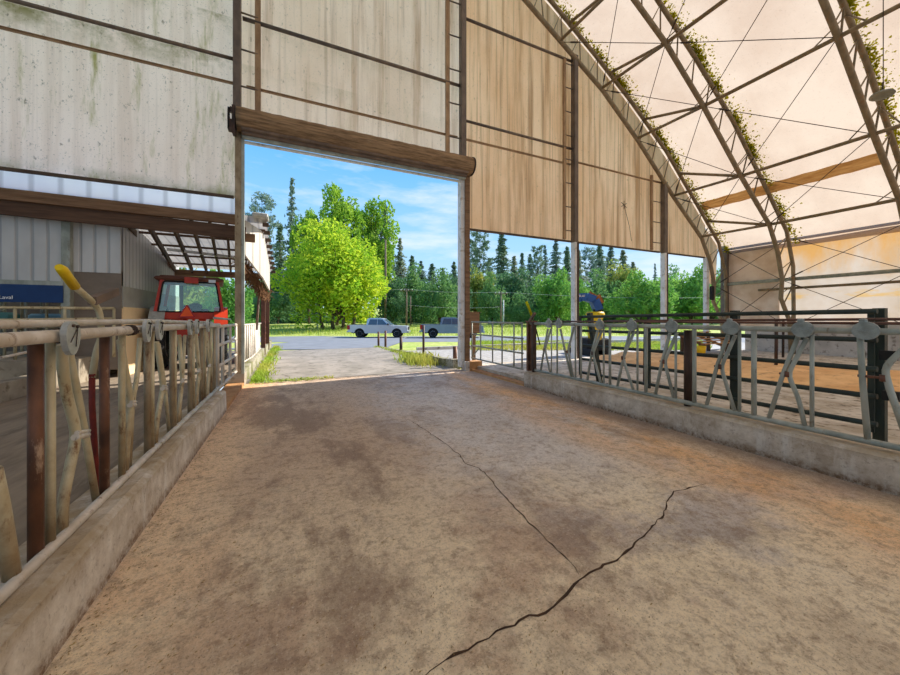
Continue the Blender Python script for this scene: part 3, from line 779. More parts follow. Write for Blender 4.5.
for du, A, B in U:
    rr = .027 if du < 860 else .03
    bar(A, XR, rr, 'locking_bar', M['galv'], hr); bar(B, XR, rr, 'bent_neck_bar', M['galv'], hr)
    y = at(du, CY, X=XR-.04).y
    m = MB(); sc = 1.0
    prof = [(.09*math.cos(a), .085*math.sin(a)) for a in [2*PI*k/18 for k in range(18)]]
    m.prism([(px_*sc, pz_*sc) for px_, pz_ in prof], (XR-.045, y, 1.43), (0, 1, 0), (0, 0, 1), (1, 0, 0), .03)
    d_ = m.build('lock_plate', M['zinc'], hr)
    m = MB(); m.box((XR-.03, y+.02, 1.52), (.05, .05, .05), bev=.01); m.box((XR-.062, y, 1.425), (.014, .12, .01), .18, 'X')
    m.build('lug', M['zinc'], d_)
    pa, pb = at(*A[1], X=XR), at(*B[1], X=XR)
    if du == 866: pb = at(884, 374, X=XR)
    pb.z = pa.z = (pa.z+pb.z)/2
    m = MB(); e = (pa-pb).normalized()*.03 if (pa-pb).length > .005 else Vector((0, .03, 0))
    m.tube([pa+e, pb-e], .013, 8); m.tube([pb-Vector((0, 0, .03)), pb+Vector((0, 0, .03))], .029, 10)
    m.build('clamp', M['rustrod'], hr)
def post(u, X, r, zt, zb, mat, label, name='curb_post', box=False):
    p = at(u, CY, X=X)
    m = MB()
    if box: m.box((X, p.y, (zt+zb)/2), (r*2, r*2, zt-zb), bev=.008)
    else: m.tube([(X, p.y, zb), (X, p.y, zt)], r, 12)
    return tag(m.build(name, mat), label, 'post')
t_ = thing('double_post', 'rusty double post where the right headlocks meet the walk gate', 'post', (XR+.01, 6.42, .33))
MB().box((XR, 6.48, .9), (.1, .07, 1.12), bev=.006).build('front_channel', M['rust'], t_)
MB().box((XR, 6.3, .9), (.1, .06, 1.12), bev=.006).build('rear_channel', M['rustdark'], t_)
MB().box((XR, 6.39, .9), (.03, .16, 1.05)).build('web_plate', M['rust'], t_)
MB().box((XR, 6.4, 1.47), (.12, .3, .03)).build('cap', M['rust'], t_)
post(688, XR+.07, .05, 1.38, .32, M['rustdark'], 'thick rust brown post set in the right curb')

# left
XL = -1.13
hl = thing('headlock_panel', 'cream rusty cattle headlock panel standing on the left concrete curb', 'cattle headlock', (XL, 4, .35))
MB().tube([(XL+.03, 1.0, 1.455), (XL+.03, 4.0, 1.46), (XL+.03, 6.9, 1.43)], .032, 12).build('top_rail', M['creamrail'], hl)
MB().tube([(XL-.07, 1.0, 1.52), (XL-.07, 4.0, 1.52), (XL-.07, 6.9, 1.47)], .022, 10).build('lock_rod', M['creamrail'], hl)
MB().tube([(XL+.015, 1.6, .375), (XL+.015, 6.95, .375)], .026, 10).build('bottom_rail', M['creamrail'], hl)
for u, r in ((50.5, .03), (122, .032), (152, .027), (175, .025), (193.5, .027), (205, .027), (211, .03)):
    vert(u, r, XL, hl, M['cream'], 1.43)
for u, r in ((33, .046), (102.5, .042), (146, .04), (171, .036), (189, .04), (200.5, .04), (213.5, .034)):
    p = at(u, CY, X=XL-.03)
    tag(MB().tube([(XL-.02, p.y, .33), (XL-.02, p.y, 1.42)], r*.64, 14).build('curb_post', M['rust' if u < 110 else 'tanpost']),
        {33: 'rust brown post nearest the camera in the left headlocks', 102.5: 'rust brown post beside the yellow tipped lever', 146: 'tan post third from the camera in the left headlocks', 171: 'tan post fourth from the camera in the left headlocks', 189: 'tan post fifth from the camera in the left headlocks', 200.5: 'tan post sixth from the camera in the left headlocks', 213.5: 'tan post last before the left walk gate'}[u], 'post')
UL = [(68, [(61, 345), (65, 388), (77, 434), (63, 500), (62, 541)], [(69, 352), (77, 392), (86, 440), (96, 503)], .036),
      (145.5, [(120, 340), (131, 403), (127, 440), (125, 462)], [(140, 338), (137, 378), (132, 404), (129, 467)], .032),
      (158, [(156.5, 342), (163, 387), (157, 420), (155, 447)], [(158.5, 344), (165, 388), (169, 434)], .03),
      (189, [(179, 335), (182.5, 380), (179, 410), (178, 426)], [(185, 335), (182.5, 382), (180, 400), (180, 423)], .03),
      (196, [(194.5, 332), (199, 370), (197, 395), (196, 410)], [(196.5, 333), (199.5, 372), (202.5, 404)], .03),
      (207, [(205, 330), (209.5, 365), (208, 385), (207, 399)], [(207, 330), (210, 366), (213, 394)], .03)]
for du, A, B, r in UL:
    bar(A, XL-.01, r, 'bent_neck_bar', M['cream'], hl, .36); bar(B, XL-.03, r*.8, 'locking_bar', M['cream'], hl, .36)
    y = at(du, CY, X=XL+.08).y
    m = MB(); prof = [(.066*math.cos(a), .088*math.sin(a)+.01*math.cos(2*a)) for a in [2*PI*k/20 for k in range(20)]]
    m.prism(prof, (XL+.09, y, 1.455), (0, 1, 0), (0, 0, 1), (1, 0, 0), .025)
    d_ = m.build('lock_plate', M['galvlight'], hl)
    m = MB(); m.tube([(XL+.106, y+.03, 1.50), (XL+.106, y-.035, 1.425)], .0022, 5); m.tube([(XL+.106, y+.028, 1.50), (XL+.106, y+.012, 1.40)], .0022, 5)
    m.ring([(.008, 0), (.008, .012)], (XL+.1, y+.026, 1.505), (1, 0, 0), 8); m.ring([(.008, 0), (.008, .012)], (XL+.1, y-.012, 1.51), (1, 0, 0), 8)
    m.build('bolt', M['rustdark'], d_)
    pa, pb = at(*A[-3 if len(A) > 4 else 1], X=XL), at(*B[-2 if len(B) < 4 or du == 68 else 1], X=XL-.02)
    if du == 68: pb = at(85, 434, X=XL-.02)
    if du == 145.5: pa, pb = at(131, 403, X=XL), at(133, 404, X=XL)
    m = MB(); e = Vector((0, .022, 0))
    m.tube([pa-e-Vector((0, 0, .012)), pb+e-Vector((0, 0, .012))], .019, 8); m.tube([pa-e*.9+Vector((.008, 0, .012)), pb+e*.9+Vector((.008, 0, .012))], .012, 8)
    m.build('clamp', M['creamrail'], hl)
pts = [at(u, v, X=XL-.01) for u, v in ((-8, 470), (0, 505), (6, 540), (12, 577))]
MB().tube(smooth(pts), .03, 12).build('bent_neck_bar', M['cream'], hl)
# wire ties on the rails
for u in (50, 122, 125):
    y = at(u, CY, X=XL).y; m = MB()
    m.tube([(XL+.03+.037*math.cos(a), y+.004*a, 1.458+.037*math.sin(a)) for a in [2*PI*k/12 for k in range(25)]], .004, 5, False)
    m.build('wire_tie', M['rustdark'], hl)
# lever with yellow grip
Xv = XL-.1
p = at(97, 420, X=Xv)
t_ = thing('lock_lever', 'bent lever with yellow grip rising above the left headlocks', 'lever', p)
MB().tube(smooth([at(u, v, X=Xv) for u, v in ((74, 286), (93, 302), (100, 312), (102, 335), (96, 352), (92, 378))]), .019, 10).build('shaft', M['cream'], t_)
MB().tube([at(59, 267, X=Xv), at(62, 269.5, X=Xv), at(75, 287, X=Xv)], [.02, .027, .026], 10).build('grip', M['yellow'], t_)
MB().beam(at(92, 301, X=Xv), at(115, 291.5, X=Xv), .05, .055).build('handle_block', M['pole'], t_)
MB().tube([at(92, 374, X=Xv), at(92, 405, X=Xv), at(96, 470, X=Xv), at(98, 500, X=Xv)], .018, 8).build('lower_rod', M['redpaint'], t_)
# second lever on the right
Xv = XR+.1
p = at(531, 330, X=Xv)
t_ = thing('lock_lever', 'small olive lever poking above the right double post', 'lever', p)
MB().tube([at(527.5, 304, X=Xv), at(533, 319, X=Xv), at(535, 325, X=Xv), at(540, 345, X=Xv)], .014, 8).build('shaft', M['rustdark'], t_)
MB().tube([at(526.5, 302, X=Xv), at(532, 316, X=Xv)], .03, 8).build('grip', M['moss'], t_)
MB().beam(at(529, 322, X=Xv), at(535, 313, X=Xv), .05, .05).build('handle_block', M['pole'], t_)

# walk gates
def gate(name, X, y0, y1, rails, uprights, mat, label, r=.024):
    t_ = thing(name, label, 'gate', (X, (y0+y1)/2, rails[-1]))
    for z in rails: MB().tube([(X, y0, z), (X, y1, z)], r, 8).build('rail', mat, t_)
    for y in uprights: MB().tube([(X, y, rails[-1]), (X, y, rails[0])], r*.9, 8).build('upright', mat, t_)
    return t_
g = gate('walk_gate', -1.13, 6.98, 9.15, [1.4, 1.08, .72, .34], [6.98, 7.46, 8.3, 9.15], M['creamrail'], 'pale pipe gate beside the left door post', .03)
MB().tube([(-1.18, 7.0, 1.55), (-1.18, 8.7, 1.52)], .02, 8).build('latch_bar', M['galv'], g)
g = gate('walk_gate', 4.9, 6.62, 9.15, [1.43, 1.07, .73, .36], [6.66, 6.98, 7.5, 7.96, 8.6, 9.12], M['galv'], 'grey pipe gate between right door post and double post', .022)
MB().tube([(4.9, 9.1, .4), (4.9, 8.7, .68)], .018, 8).build('brace', M['galv'], g)

# dark green pen gate
XG = 5.82
g = thing('pen_gate', 'long dark green five rail gate behind the right headlocks', 'gate', (XG, 3.6, .35))
for z0, z1 in ((1.575, 1.625), (1.265, 1.31), (.945, .99), (.635, .69), (.33, .385)):
    MB().tube([(XG+.1, 5.85, z0), (XG, 1.5, z1)], .03, 10).build('rail', M['dkgreen'], g)
for y, w_ in ((5.84, .05), (4.2, .045), (2.85, .05), (1.56, .05)):
    MB().beam((XG+.06, y, .28), (XG+.06, y, 1.6), .04, w_, (0, 1, 0)).build('upright', M['dkgreen'], g)
parts('hinge', M['black'], g, MB().box((XG-.01, 1.42, 1.15), (.06, .12, .1)), MB().box((XG-.01, 1.4, .72), (.06, .12, .1)))
for u, lean, lab in ((880, 0, 'thick dark green post at the near end of the pen gate'), (735, 0, 'dark green post behind the middle of the pen gate'), (592, .22, 'leaning dark post at the far end of the pen gate')):
    p = at(u, CY, X=XG+.16)
    m = MB().beam((XG+.16, p.y-lean, .1), (XG+.16, p.y+lean*.3, 1.66), .09, .09, (0, 1, 0))
    tag(m.build('pen_post', M['dkgreen']), lab, 'post')
for i, (u, d_, zt) in enumerate(((645, 7.6, 1.5), (776, 9.4, 1.5), (783, 12.5, 1.5))):
    p = at(u, CY, D=d_)
    tag(MB().tube([(p.x, p.y, .1), (p.x+.02, p.y, zt)], .04, 8).build('pen_post', M['rustdark']), ['short dark post behind the pen gate at its far half', 'thin rusty post standing in the orange sand', 'thin rust post before the concrete stub wall'][i], 'post')

# ------------------------------------------------------------------ lean-to shed and milking building on the left
t_ = thing('lean_to_roof', 'lean-to shed roof of ribbed sheets beyond the left opening', 'shed roof', (-5, 11.9, 3.9))
def rfz(y): return 3.97-.165*(y-9.9)
sk = -.115
MB().quad((-9.5, 9.62, rfz(9.62)), (-.55, 9.62, rfz(9.62)), (-.62, 14.3, rfz(14.3)), (-9.5, 14.3, rfz(14.3))).build('roof_sheet', M['roofsheet'], t_)
for x in (-3.35, -2.98, -2.5, -2.1, -1.74, -1.4, -4.3, -5.2, -6.2):
    MB().beam((x+.0, 9.75, rfz(9.75)-.16), (x+sk*4.3, 14.1, rfz(14.1)-.14), .055, .16).build('rafter', M['rafter'], t_)
for y in (10.35, 11.2, 12.05, 12.9, 13.7):
    MB().beam((-9.3, y, rfz(y)-.045), (-.62, y, rfz(y)-.045), .07, .05).build('batten', M['darkwood'], t_)
MB().beam((-3.1, 11.9, rfz(11.9)-.2), (-1.5, 12.25, rfz(12.25)-.2), .07, .07).build('white_batten', M['whitepaint'], t_)
MB().beam((-9.3, 14.15, rfz(14.15)-.22), (-.75, 14.15, rfz(14.15)-.22), .1, .2).build('eave_beam', M['wood'], t_)
for k in range(9):
    y = 9.9+.52*k; MB().box((-.58, y, rfz(y)-.07), (.14, .09, .09)).build('outrigger', M['rafter'], t_)
MB().box((-.68, 9.78, rfz(9.6)+.03), (.34, .5, .1), bev=.02).build('ridge_cap', M['galvlight'], t_)
A, B = (-1.02, 9.75), (-.66, 13.4)
PL = [(-1.02, 9.75, 3.1), (-.66, 10.4, 2.6), (-.66, 13.4, 2.48)]
m = MB()
for x, y, zb in PL:
    for o_ in (0, .04): m.v += [Vector((x-o_, y, zb)), Vector((x-o_, y, rfz(y)-.06))]
for k in (0, 4):
    for q in ((0, 4, 5, 1), (3, 7, 6, 2), (0, 2, 6, 4), (1, 5, 7, 3)): m.face([k+i for i in q])
m.face((0, 1, 3, 2)); m.face((8, 10, 11, 9))
m.build('end_siding', M['whitesiding'], t_)
MB().box((-.95, 9.72, 3.5), (.3, .05, .2)).build('end_block', M['wood'], t_)
m = MB()
for k in range(420):
    s_ = rnd.random(); p = Vector((A[0]+(B[0]-A[0])*s_-.12, 9.8+3.9*s_, 3.0-.55*s_))
    a = Vector((rnd.gauss(0, .1), rnd.gauss(0, .15), -.15-.25*rnd.random()))
    m.tube([p+Vector((rnd.gauss(0, .07), 0, rnd.gauss(0, .08))), p+a*.6+Vector((rnd.gauss(0, .05), 0, 0)), p+a], .008, 4, False)
tag(m.build('dead_vines', M['olive']), 'brown dead vines hanging under the white shed siding', 'vines', kind='stuff')
# timber beams across the left opening
tag(MB().beam((-9.5, 9.66, 3.99), (-1.2, 9.66, 3.9), .12, .23).build('timber_beam', M['wood']), 'upper brown timber beam under the left gable panel', 'beam')
tag(MB().beam((-9.5, 9.74, 3.83), (-1.0, 9.74, 3.6), .1, .3).build('timber_beam', M['darkwood']), 'lower dark timber beam under the left gable panel', 'beam')
m = MB(); m.quad((-9.5, 9.58, 4.08), (-1.2, 9.58, 4.0), (-1.2, 9.58, 4.42), (-9.5, 9.58, 4.5))
tag(m.build('eave_sheet', M['whitesheet']), 'bright white ribbed sheet showing between gable panel and beam', 'roof sheet')
# shed posts outside
for (u, Y, zt, lab) in ((263.2, 16.4, 2.35, 'reddish shed post on the mossy curb'), (267.5, 19.2, 2.4, 'farthest reddish shed post at the curb end')):
    p = at(u, CY, Y=Y); tag(MB().box((p.x, p.y, 1.25), (.16, .16, 2.5)).build('shed_post', M['rustrod']), lab, 'post')
tag(MB().tube([at(256.5, 330, Y=13.4), at(259.3, 291, Y=13.4)], .04, 8).build('leaning_pole', M['pole']), 'pale pole leaning against the shed siding', 'pole')
# outside fence on the curb
t_ = thing('pen_fence', 'weathered grey board and pipe fence on the mossy curb outside', 'fence', (-1.1, 13, .3))
MB().tube([(-1.1, 9.75, 1.37), (-1.12, 16, 1.33)], .03, 8).build('top_rail', M['creamrail'], t_)
MB().tube([(-1.1, 9.75, .45), (-1.08, 12, .36), (-1.12, 16, .33)], .025, 8).build('bottom_rail', M['creamrail'], t_)
for y in (10.05, 10.5, 10.95, 11.4, 12.0, 12.6, 13.2):
    MB().tube([(-1.1, y, .36), (-1.1, y, 1.36)], .028, 8).build('upright', M['creamrail'], t_)
MB().box((-1.13, 10.25, .85), (.03, .35, .7)).build('brown_board', M['wood'], t_)
MB().box((-1.13, 13.6, .85), (.04, 3.9, .95)).build('board_panel', M['greyconc'], t_)
g = gate('red_gate', -1.14, 16.9, 19.4, [1.35, 1.1, .82, .55, .3], [16.9, 18.1, 19.4], M['redpaint'], 'rusty red pipe gate at the far end of the mossy curb', .035)

# milking building
struct(MB().box((-3.52, 12.4, 3.15), (.1, 4.4, 1.75)), 'wall_dairy_side', M['greysiding_side'], 'grey ribbed upper wall of the dairy building facing the tractor', 'building wall')
struct(MB().box((-3.50, 12.4, 2.02), (.1, 4.4, .5)), 'wall_dairy_band', M['greyband'], 'grey board band along the dairy building side', 'building wall')
struct(MB().box((-3.49, 12.4, .95), (.1, 4.4, 1.7)), 'wall_dairy_base', M['plywood'], 'tan lower wall of the dairy building beside the tractor', 'building wall')
struct(MB().box((-3.88, 10.2, 3.3), (.82, .1, 1.5)), 'wall_dairy_front', M['greysiding'], 'grey ribbed wall panel at the dairy building corner', 'building wall')
struct(MB().box((-3.88, 10.22, 1.5), (.82, .1, 2.2)), 'wall_dairy_front_base', M['brownpanel'], 'dark brown lower panel at the dairy building corner', 'building wall')
struct(MB().box((-7.0, 10.1, 3.25), (5.4, .1, 1.9)), 'wall_dairy_upper', M['greysiding'], 'broad grey ribbed wall above the blue sign', 'building wall')
struct(MB().box((-4.32, 10.1, 2.2), (.14, .16, 4.0)).box((-6.9, 10.03, 2.27), (5.1, .06, .1)), 'trim_3', M['galv'], 'grey metal trim around the dairy opening', 'trim')
struct(MB().box((-7.0, 13.4, 2.0), (7.0, .1, 3.6)), 'wall_dairy_back', M['brownpanel'], 'dim inner wall inside the dairy opening', 'building wall')
f = MB().box((-3.43, 12.75, 1.5), (.06, .42, .6)).build('window_1', M['whitepaint']); tag(f, 'small white framed window in the tan dairy wall', 'window', kind='structure')
MB().box((-3.41, 12.75, 1.5), (.05, .32, .48)).build('window_pane', M['glassdark'], f)
t_ = thing('blue_sign', 'dark blue sign board with white lettering over the dairy opening', 'sign', (-5.4, 10.02, 2.05))
MB().box((-6.0, 10.02, 2.05), (3.3, .05, .36)).build('board', M['blue'], t_)
cu = bpy.data.curves.new('sign_text', 'FONT'); cu.body = 'DeLaval'; cu.size = .1; cu.align_x = 'RIGHT'; cu.extrude = .004
to = bpy.data.objects.new('sign_text', cu); COL.objects.link(to)
bpy.context.view_layer.update()
me = bpy.data.meshes.new_from_object(to.evaluated_get(bpy.context.evaluated_depsgraph_get()))
bpy.data.objects.remove(to)
lo = bpy.data.objects.new('lettering', me); COL.objects.link(lo); me.materials.clear(); me.materials.append(M['white'])
lo.parent = t_; lo.rotation_euler = (PI/2, 0, 0); lo.location = Vector((at(13, 299, Y=9.985).x, 9.985, at(13, 299, Y=9.985).z))-Vector(t_.location)
# stall frames and tanks in the opening
struct(MB().box((-6.7, 11.0, .42), (5.6, 3.0, .6)), 'floor_platform', M['conc'], 'raised concrete milking platform behind the cream railing', 'platform')
struct(MB().box((-4.25, 8.2, .37), (.22, 3.0, .3)), 'curb_yard', M['conc'], 'sunlit concrete step along the left dirt yard', 'concrete step')
t_ = thing('platform_railing', 'cream pipe railing along the milking platform', 'railing', (-5.5, 9.9, .7))
MB().tube([(-9, 9.9, 1.75), (-3.5, 9.9, 1.76)], .03, 8).build('top_rail', M['cream'], t_)
MB().tube([(-9, 9.9, 1.45), (-3.5, 9.9, 1.54)], .026, 8).build('lower_rail', M['cream'], t_)
for x in (-3.5, -4.28, -5.0, -6.2): MB().tube([(x, 9.9, .7), (x, 9.9, 1.76)], .028, 8).build('post', M['cream'], t_)
tag(MB().tube([at(0, 358, X=-4.2), at(112, 334, X=-4.2)], .025, 8).build('yard_rail', M['creamrail']), 'low cream pipe rail sloping along the left yard step', 'rail')
for k in range(5):
    x = -4.55-.32*k
    t_ = thing('stall_frame', ['first', 'second', 'third', 'fourth', 'fifth'][k].capitalize()+' cream stall frame from the trim post in the dairy opening', 'stall frame', (x, 10.7, .72))
    MB().tube(smooth([(x, 10.6, .72), (x, 10.6, 1.9), (x-.04, 11.2, 1.95), (x-.04, 11.2, .72)]), .025, 8).build('hoop', M['cream' if k % 2 else 'galv'], t_)
    MB().tube([(x, 10.6, 1.35), (x-.04, 11.2, 1.3)], .02, 8).build('cross_bar', M['cream'], t_)
tag(MB().box((-5.0, 11.4, 1.5), (.9, .5, .3), bev=.04).build('milk_tray', M['lightblue']), 'pale blue plastic tray behind the cream railing', 'tray')
tag(MB().box((-5.5, 10.6, 1.52), (.35, .3, .3), bev=.05).build('milk_box', M['teal']), 'teal plastic box at the left edge of the dairy opening', 'box')

# ------------------------------------------------------------------ tractor
def lerp(a, b, t): return a+(b-a)*t
tx, ty = -2.42, 11.5
t_ = thing('tractor', 'orange red tractor with glass cab parked under the lean-to', 'tractor', (tx, ty, .22))
def tb(x, y, z): return (tx+x, ty+y, z)
m = MB(); m.box(tb(0, .7, 2.66), (1.72, 1.95, .1), bev=.04); m.box(tb(0, .7, 2.72), (1.5, 1.6, .06), bev=.02)
rf = m.build('cab_roof', M['cabroof'], t_)
MB().box(tb(.03, -.29, 2.62), (.34, .04, .16)).build('roof_panel', M['orange'], rf)
MB().box(tb(.55, -.3, 2.62), (.18, .05, .08)).build('work_light', M['lens'], rf)
for sx in (-1, 1):
    MB().beam(tb(sx*.83, -.2, 1.72), tb(sx*.68, -.16, 2.62), .09, .08, (0, 1, 0)).build('cab_pillar', M['orange'], t_)
    MB().beam(tb(sx*.83, 1.5, 1.72), tb(sx*.68, 1.42, 2.62), .08, .08, (0, 1, 0)).build('cab_pillar', M['orange'], t_)
MB().box(tb(0, -.19, 1.66), (1.75, .1, .22), bev=.02).build('rear_panel', M['orange'], t_)
MB().quad(tb(-.76, -.19, 1.78), tb(.76, -.19, 1.78), tb(.64, -.16, 2.57), tb(-.64, -.16, 2.57)).build('rear_window', M['cabglass'], t_)
MB().quad(tb(-.76, 1.5, 1.78), tb(.76, 1.5, 1.78), tb(.64, 1.44, 2.57), tb(-.64, 1.44, 2.57)).build('windshield', M['cabglass'], t_)
m = MB(); m.tube(smooth([tb(-.77, -.24, 1.76), tb(.77, -.24, 1.76), tb(.65, -.2, 2.58), tb(-.65, -.2, 2.58), tb(-.77, -.24, 1.76)]), .022, 6, False); m.build('window_seal', M['black'], t_)
m = MB(); m.box(tb(0, .5, 1.55), (.5, .5, .14), bev=.04); m.box(tb(0, .22, 1.78), (.46, .12, .36), bev=.05); m.build('seat', M['black'], t_)
m = MB(); m.ring([(.2, 0), (.2, .03), (.16, .03)], tb(.05, 1.1, 1.92), (0, -.5, .8), 18); m.tube([tb(.05, 1.3, 1.5), tb(.05, 1.12, 1.92)], .03, 6); m.box(tb(.12, 1.3, 1.78), (.6, .2, .2), bev=.03)
m.build('steering_console', M['black'], t_)
MB().box(tb(-.34, 1.3, 2.15), (.1, .06, .85)).build('exhaust_pipe', M['rustdark'], t_)
m = MB(); m.box(tb(0, .5, 1.2), (1.0, 1.5, .75), bev=.06); m.box(tb(0, 2.4, 1.4), (.72, 2.2, .75), bev=.1); m.box(tb(0, 2.4, .9), (.5, 2.3, .4), bev=.05)
m.build('body', M['orange'], t_)
m = MB(); m.box(tb(0, -.35, .85), (.5, .4, .5), bev=.05); m.tube([tb(-.3, -.5, .7), tb(-.3, -1.0, .65)], .04, 8); m.tube([tb(.3, -.5, .7), tb(.3, -1.0, .65)], .04, 8)
m.build('hitch', M['rustdark'], t_)
m = MB(); p = Vector(tb(-.08, -.33, 1.74)); m.prism([(-.19, -.12), (.19, -.12), (0, .2)], p, (1, 0, 0), (0, 0, 1), (0, 1, 0), .02); tri = m.build('warning_triangle', M['orangered'], t_)
m = MB(); q = p-Vector((0, .012, 0))
for a_, b_ in (((-.19, -.12), (.19, -.12)), ((.19, -.12), (0, .2)), ((0, .2), (-.19, -.12))): m.beam(q+Vector((a_[0], 0, a_[1])), q+Vector((b_[0], 0, b_[1])), .012, .03)
m.build('triangle_edge', M['redlight'], tri)
m = MB()
for sx in (-.24, .42): m.box(tb(sx, -.3, 1.45), (.1, .06, .22))
m.build('tail_bracket', M['orange'], t_)
def wheel(c, axis, R, w, name, parent, lug=True, rim=None):
    m = MB(); c = Vector(c)
    m.ring([(R*.62, -w/2), (R*.9, -w/2), (R, -w*.35), (R, w*.35), (R*.9, w/2), (R*.62, w/2)], c, axis, 28)
    if lug:
        ax = Vector(axis).normalized()
        for k in range(22):
            a = 2*PI*k/22; x = ax.cross(Vector((0, 0, 1))).normalized(); d = x*math.cos(a)+Vector((0, 0, 1))*math.sin(a)
            m.beam(c+d*R*1.0-ax*w*.45, c+d*R*1.015+ax*w*.45+d.cross(ax)*.08, .05, .05, d)
    o = m.build(name, M['black'], parent)
    m = MB(); m.ring([(R*.6, -w*.42), (R*.62, -w*.5), (R*.55, -w*.5), (R*.4, -w*.3), (R*.15, -w*.42), (.02, -w*.44)], c, axis, 20)
    m.ring([(.02, w*.3), (R*.15, w*.42), (R*.4, w*.3), (R*.55, w*.5), (R*.62, w*.5), (R*.6, w*.42)], c, axis, 20)
    m.build('rim', rim or M['chrome'], o); return o
for sx in (-1, 1):
    wheel(tb(sx*.78, .25, 1.02), (1, 0, 0), .8, .36, 'rear_wheel', t_, True, M['whitepaint'])
    wheel(tb(sx*.7, 3.0, .72), (1, 0, 0), .5, .26, 'front_wheel', t_, True, M['whitepaint'])
    m = MB(); pts = [tb(sx*.78, .25+.88*math.cos(a), 1.02+.88*math.sin(a)) for a in [PI*.12+PI*.76*k/8 for k in range(9)]]
    for a, b in zip(pts, pts[1:]): m.beam(a, b, .36, .03, (0, 0, 1))
    m.build('fender', M['galvlight' if sx < 0 else 'orange'], t_)

t_.rotation_euler = (0, 0, math.radians(9)); t_.scale = (.87, .94, .97); t_.location.x -= .05
# ------------------------------------------------------------------ pickups
RV, FV = Vector((CS, -SN, 0)), Vector((SN, CS, 0))
def pickup(u, d, paint, label, s=1.0, tailred=False):
    p = at(u, CY, D=d); z0 = hgt(p.x, p.y)+.01
    t_ = thing('pickup_truck', label, 'pickup truck', (p.x, p.y, z0))
    def q(x, y, z): return Vector((p.x, p.y, z0))+RV*(x*s)+FV*(y*s)+Vector((0, 0, z*s))
    def pr(poly, depth, yc=0, top=None): return MB().prism([(x*s, z*s) for x, z in poly], q(0, yc, 0), RV, (0, 0, 1), FV, depth*s, (top[0]*s, top[1]) if top else None)
    def arch(cx): return [(cx+.5*math.cos(a), .42+.5*math.sin(a)) for a in [PI*.95-PI*.9*k/8 for k in range(9)]]
    low = [(-2.85, .55), (-2.3, .5)] + arch(-1.75) + [(-1.2, .42), (1.2, .42)] + arch(1.85) + [(2.4, .45), (2.85, .5), (2.9, .85), (2.82, 1.12), (1.25, 1.2), (1.15, 1.22), (-2.8, 1.25), (-2.9, 1.2)]
    body = pr(low, 1.95).build('body', paint, t_)
    pr([(1.35, 1.15), (.55, 1.82), (.25, 1.9), (-.85, 1.9), (-1.0, 1.82), (-1.1, 1.2)], 1.86, 0, (1.2, .22)).build('cab', paint, t_)
    for sd in (-1, 1):
        MB().prism([(x*s, z*s) for x, z in ((.95, 1.26), (.45, 1.76), (.0, 1.78), (.0, 1.26))], q(0, sd*1.2, 0), RV, Vector((0, 0, 1))-FV*sd*.22, FV, .05*s).build('side_window', M['glassdark'], t_)
        MB().prism([(x*s, z*s) for x, z in ((-.06, 1.26), (-.06, 1.78), (-.75, 1.78), (-.92, 1.26))], q(0, sd*1.2, 0), RV, Vector((0, 0, 1))-FV*sd*.22, FV, .05*s).build('side_window', M['glassdark'], t_)
        MB().box(q(1.02, sd*1.05, 1.3), (.12, .16, .16), -YAW).build('mirror', M['black'], t_)
        for x in (-1.75, 1.85): wheel(q(x, sd*.82, .4), FV, .41*s, .26*s, 'wheel', t_, False)
        MB().box(q(2.72, sd*.75, .95), (.3*s, .3*s, .18*s), -YAW).build('headlight', M['lens'], t_)
        MB().box(q(-2.8, sd*.94, 1.0), (.26*s, .12*s, .4*s), -YAW).build('tail_light', M['redlight'], t_)
        MB().box(q(.35, sd*.985, 1.02), (.2*s, .03, .04), -YAW).build('door_handle', M['chrome'], t_)
    MB().box(q(0, 0, .68), (5.2*s, 1.5*s, .5*s), -YAW).build('underbody', M['black'], t_)
    MB().box(q(2.92, 0, .55), (.16*s, 1.9*s, .22*s), -YAW, bev=.03).build('front_bumper', M['chrome'], t_)
    MB().box(q(-2.94, 0, .58), (.16*s, 1.8*s, .16*s), -YAW, bev=.03).build('rear_bumper', M['chrome'], t_)
    MB().box(q(2.9, 0, .9), (.06*s, 1.1*s, .3*s), -YAW).build('grille', M['black'], t_)
    MB().quad(q(1.3, -.8, 1.24), q(1.3, .8, 1.24), q(.6, .72, 1.8), q(.6, -.72, 1.8)).build('windshield', M['glassdark'], t_)
    MB().box(q(-1.95, 0, 1.24), (1.6*s, 1.6*s, .04), -YAW).build('bed_liner', M['black'], t_)
    return t_
pickup(379.5, 34.5, M['silver'], 'silver pickup truck parked beyond the slab in front of the maple')
pickup(452, 34.0, M['slate'], 'slate grey pickup truck half hidden by the right door post', 1.04)

# ------------------------------------------------------------------ small things outside
for u, Y, zt, r, lab, mt in ((378.5, 20.2, .75, .06, 'farthest short rusty post on the outside right curb', 'rust'), (385.5, 18.6, .86, .06, 'taller rusty post second from the far curb end', 'rust'), (401, 15.6, .7, .07, 'stubby rust post third from the far curb end', 'rustdark'), (423.5, 12.7, 1.27, .045, 'thin tall dark post rising beside the grass clump', 'rustdark'), (455, 9.95, .65, .07, 'stubby brown post right beside the door post', 'rust')):
    p = at(u, CY, Y=Y); tag(MB().tube([(p.x, p.y, -.35), (p.x, p.y, zt)], r, 10).build('curb_post', M[mt]), lab, 'post')
p = at(475, CY, Y=10.3)
tag(MB().box((p.x-.02, 10.3, 1.4), (.36, .06, .72)).box((p.x-.02, 10.35, .85), (.1, .08, 1.8)).build('plywood_board', M['wood']), 'brown board on a stake behind the right door post', 'board')
p = at(317.5, 324, D=50); z0 = hgt(p.x, p.y)
t_ = thing('pipe_stand', 'white pipe stand with a side arm on the meadow edge', 'pipe stand', (p.x, p.y, z0))
MB().tube([(p.x, p.y, z0-.1), (p.x, p.y, z0+2.4)], .09, 8).build('upright', M['whitepaint'], t_)
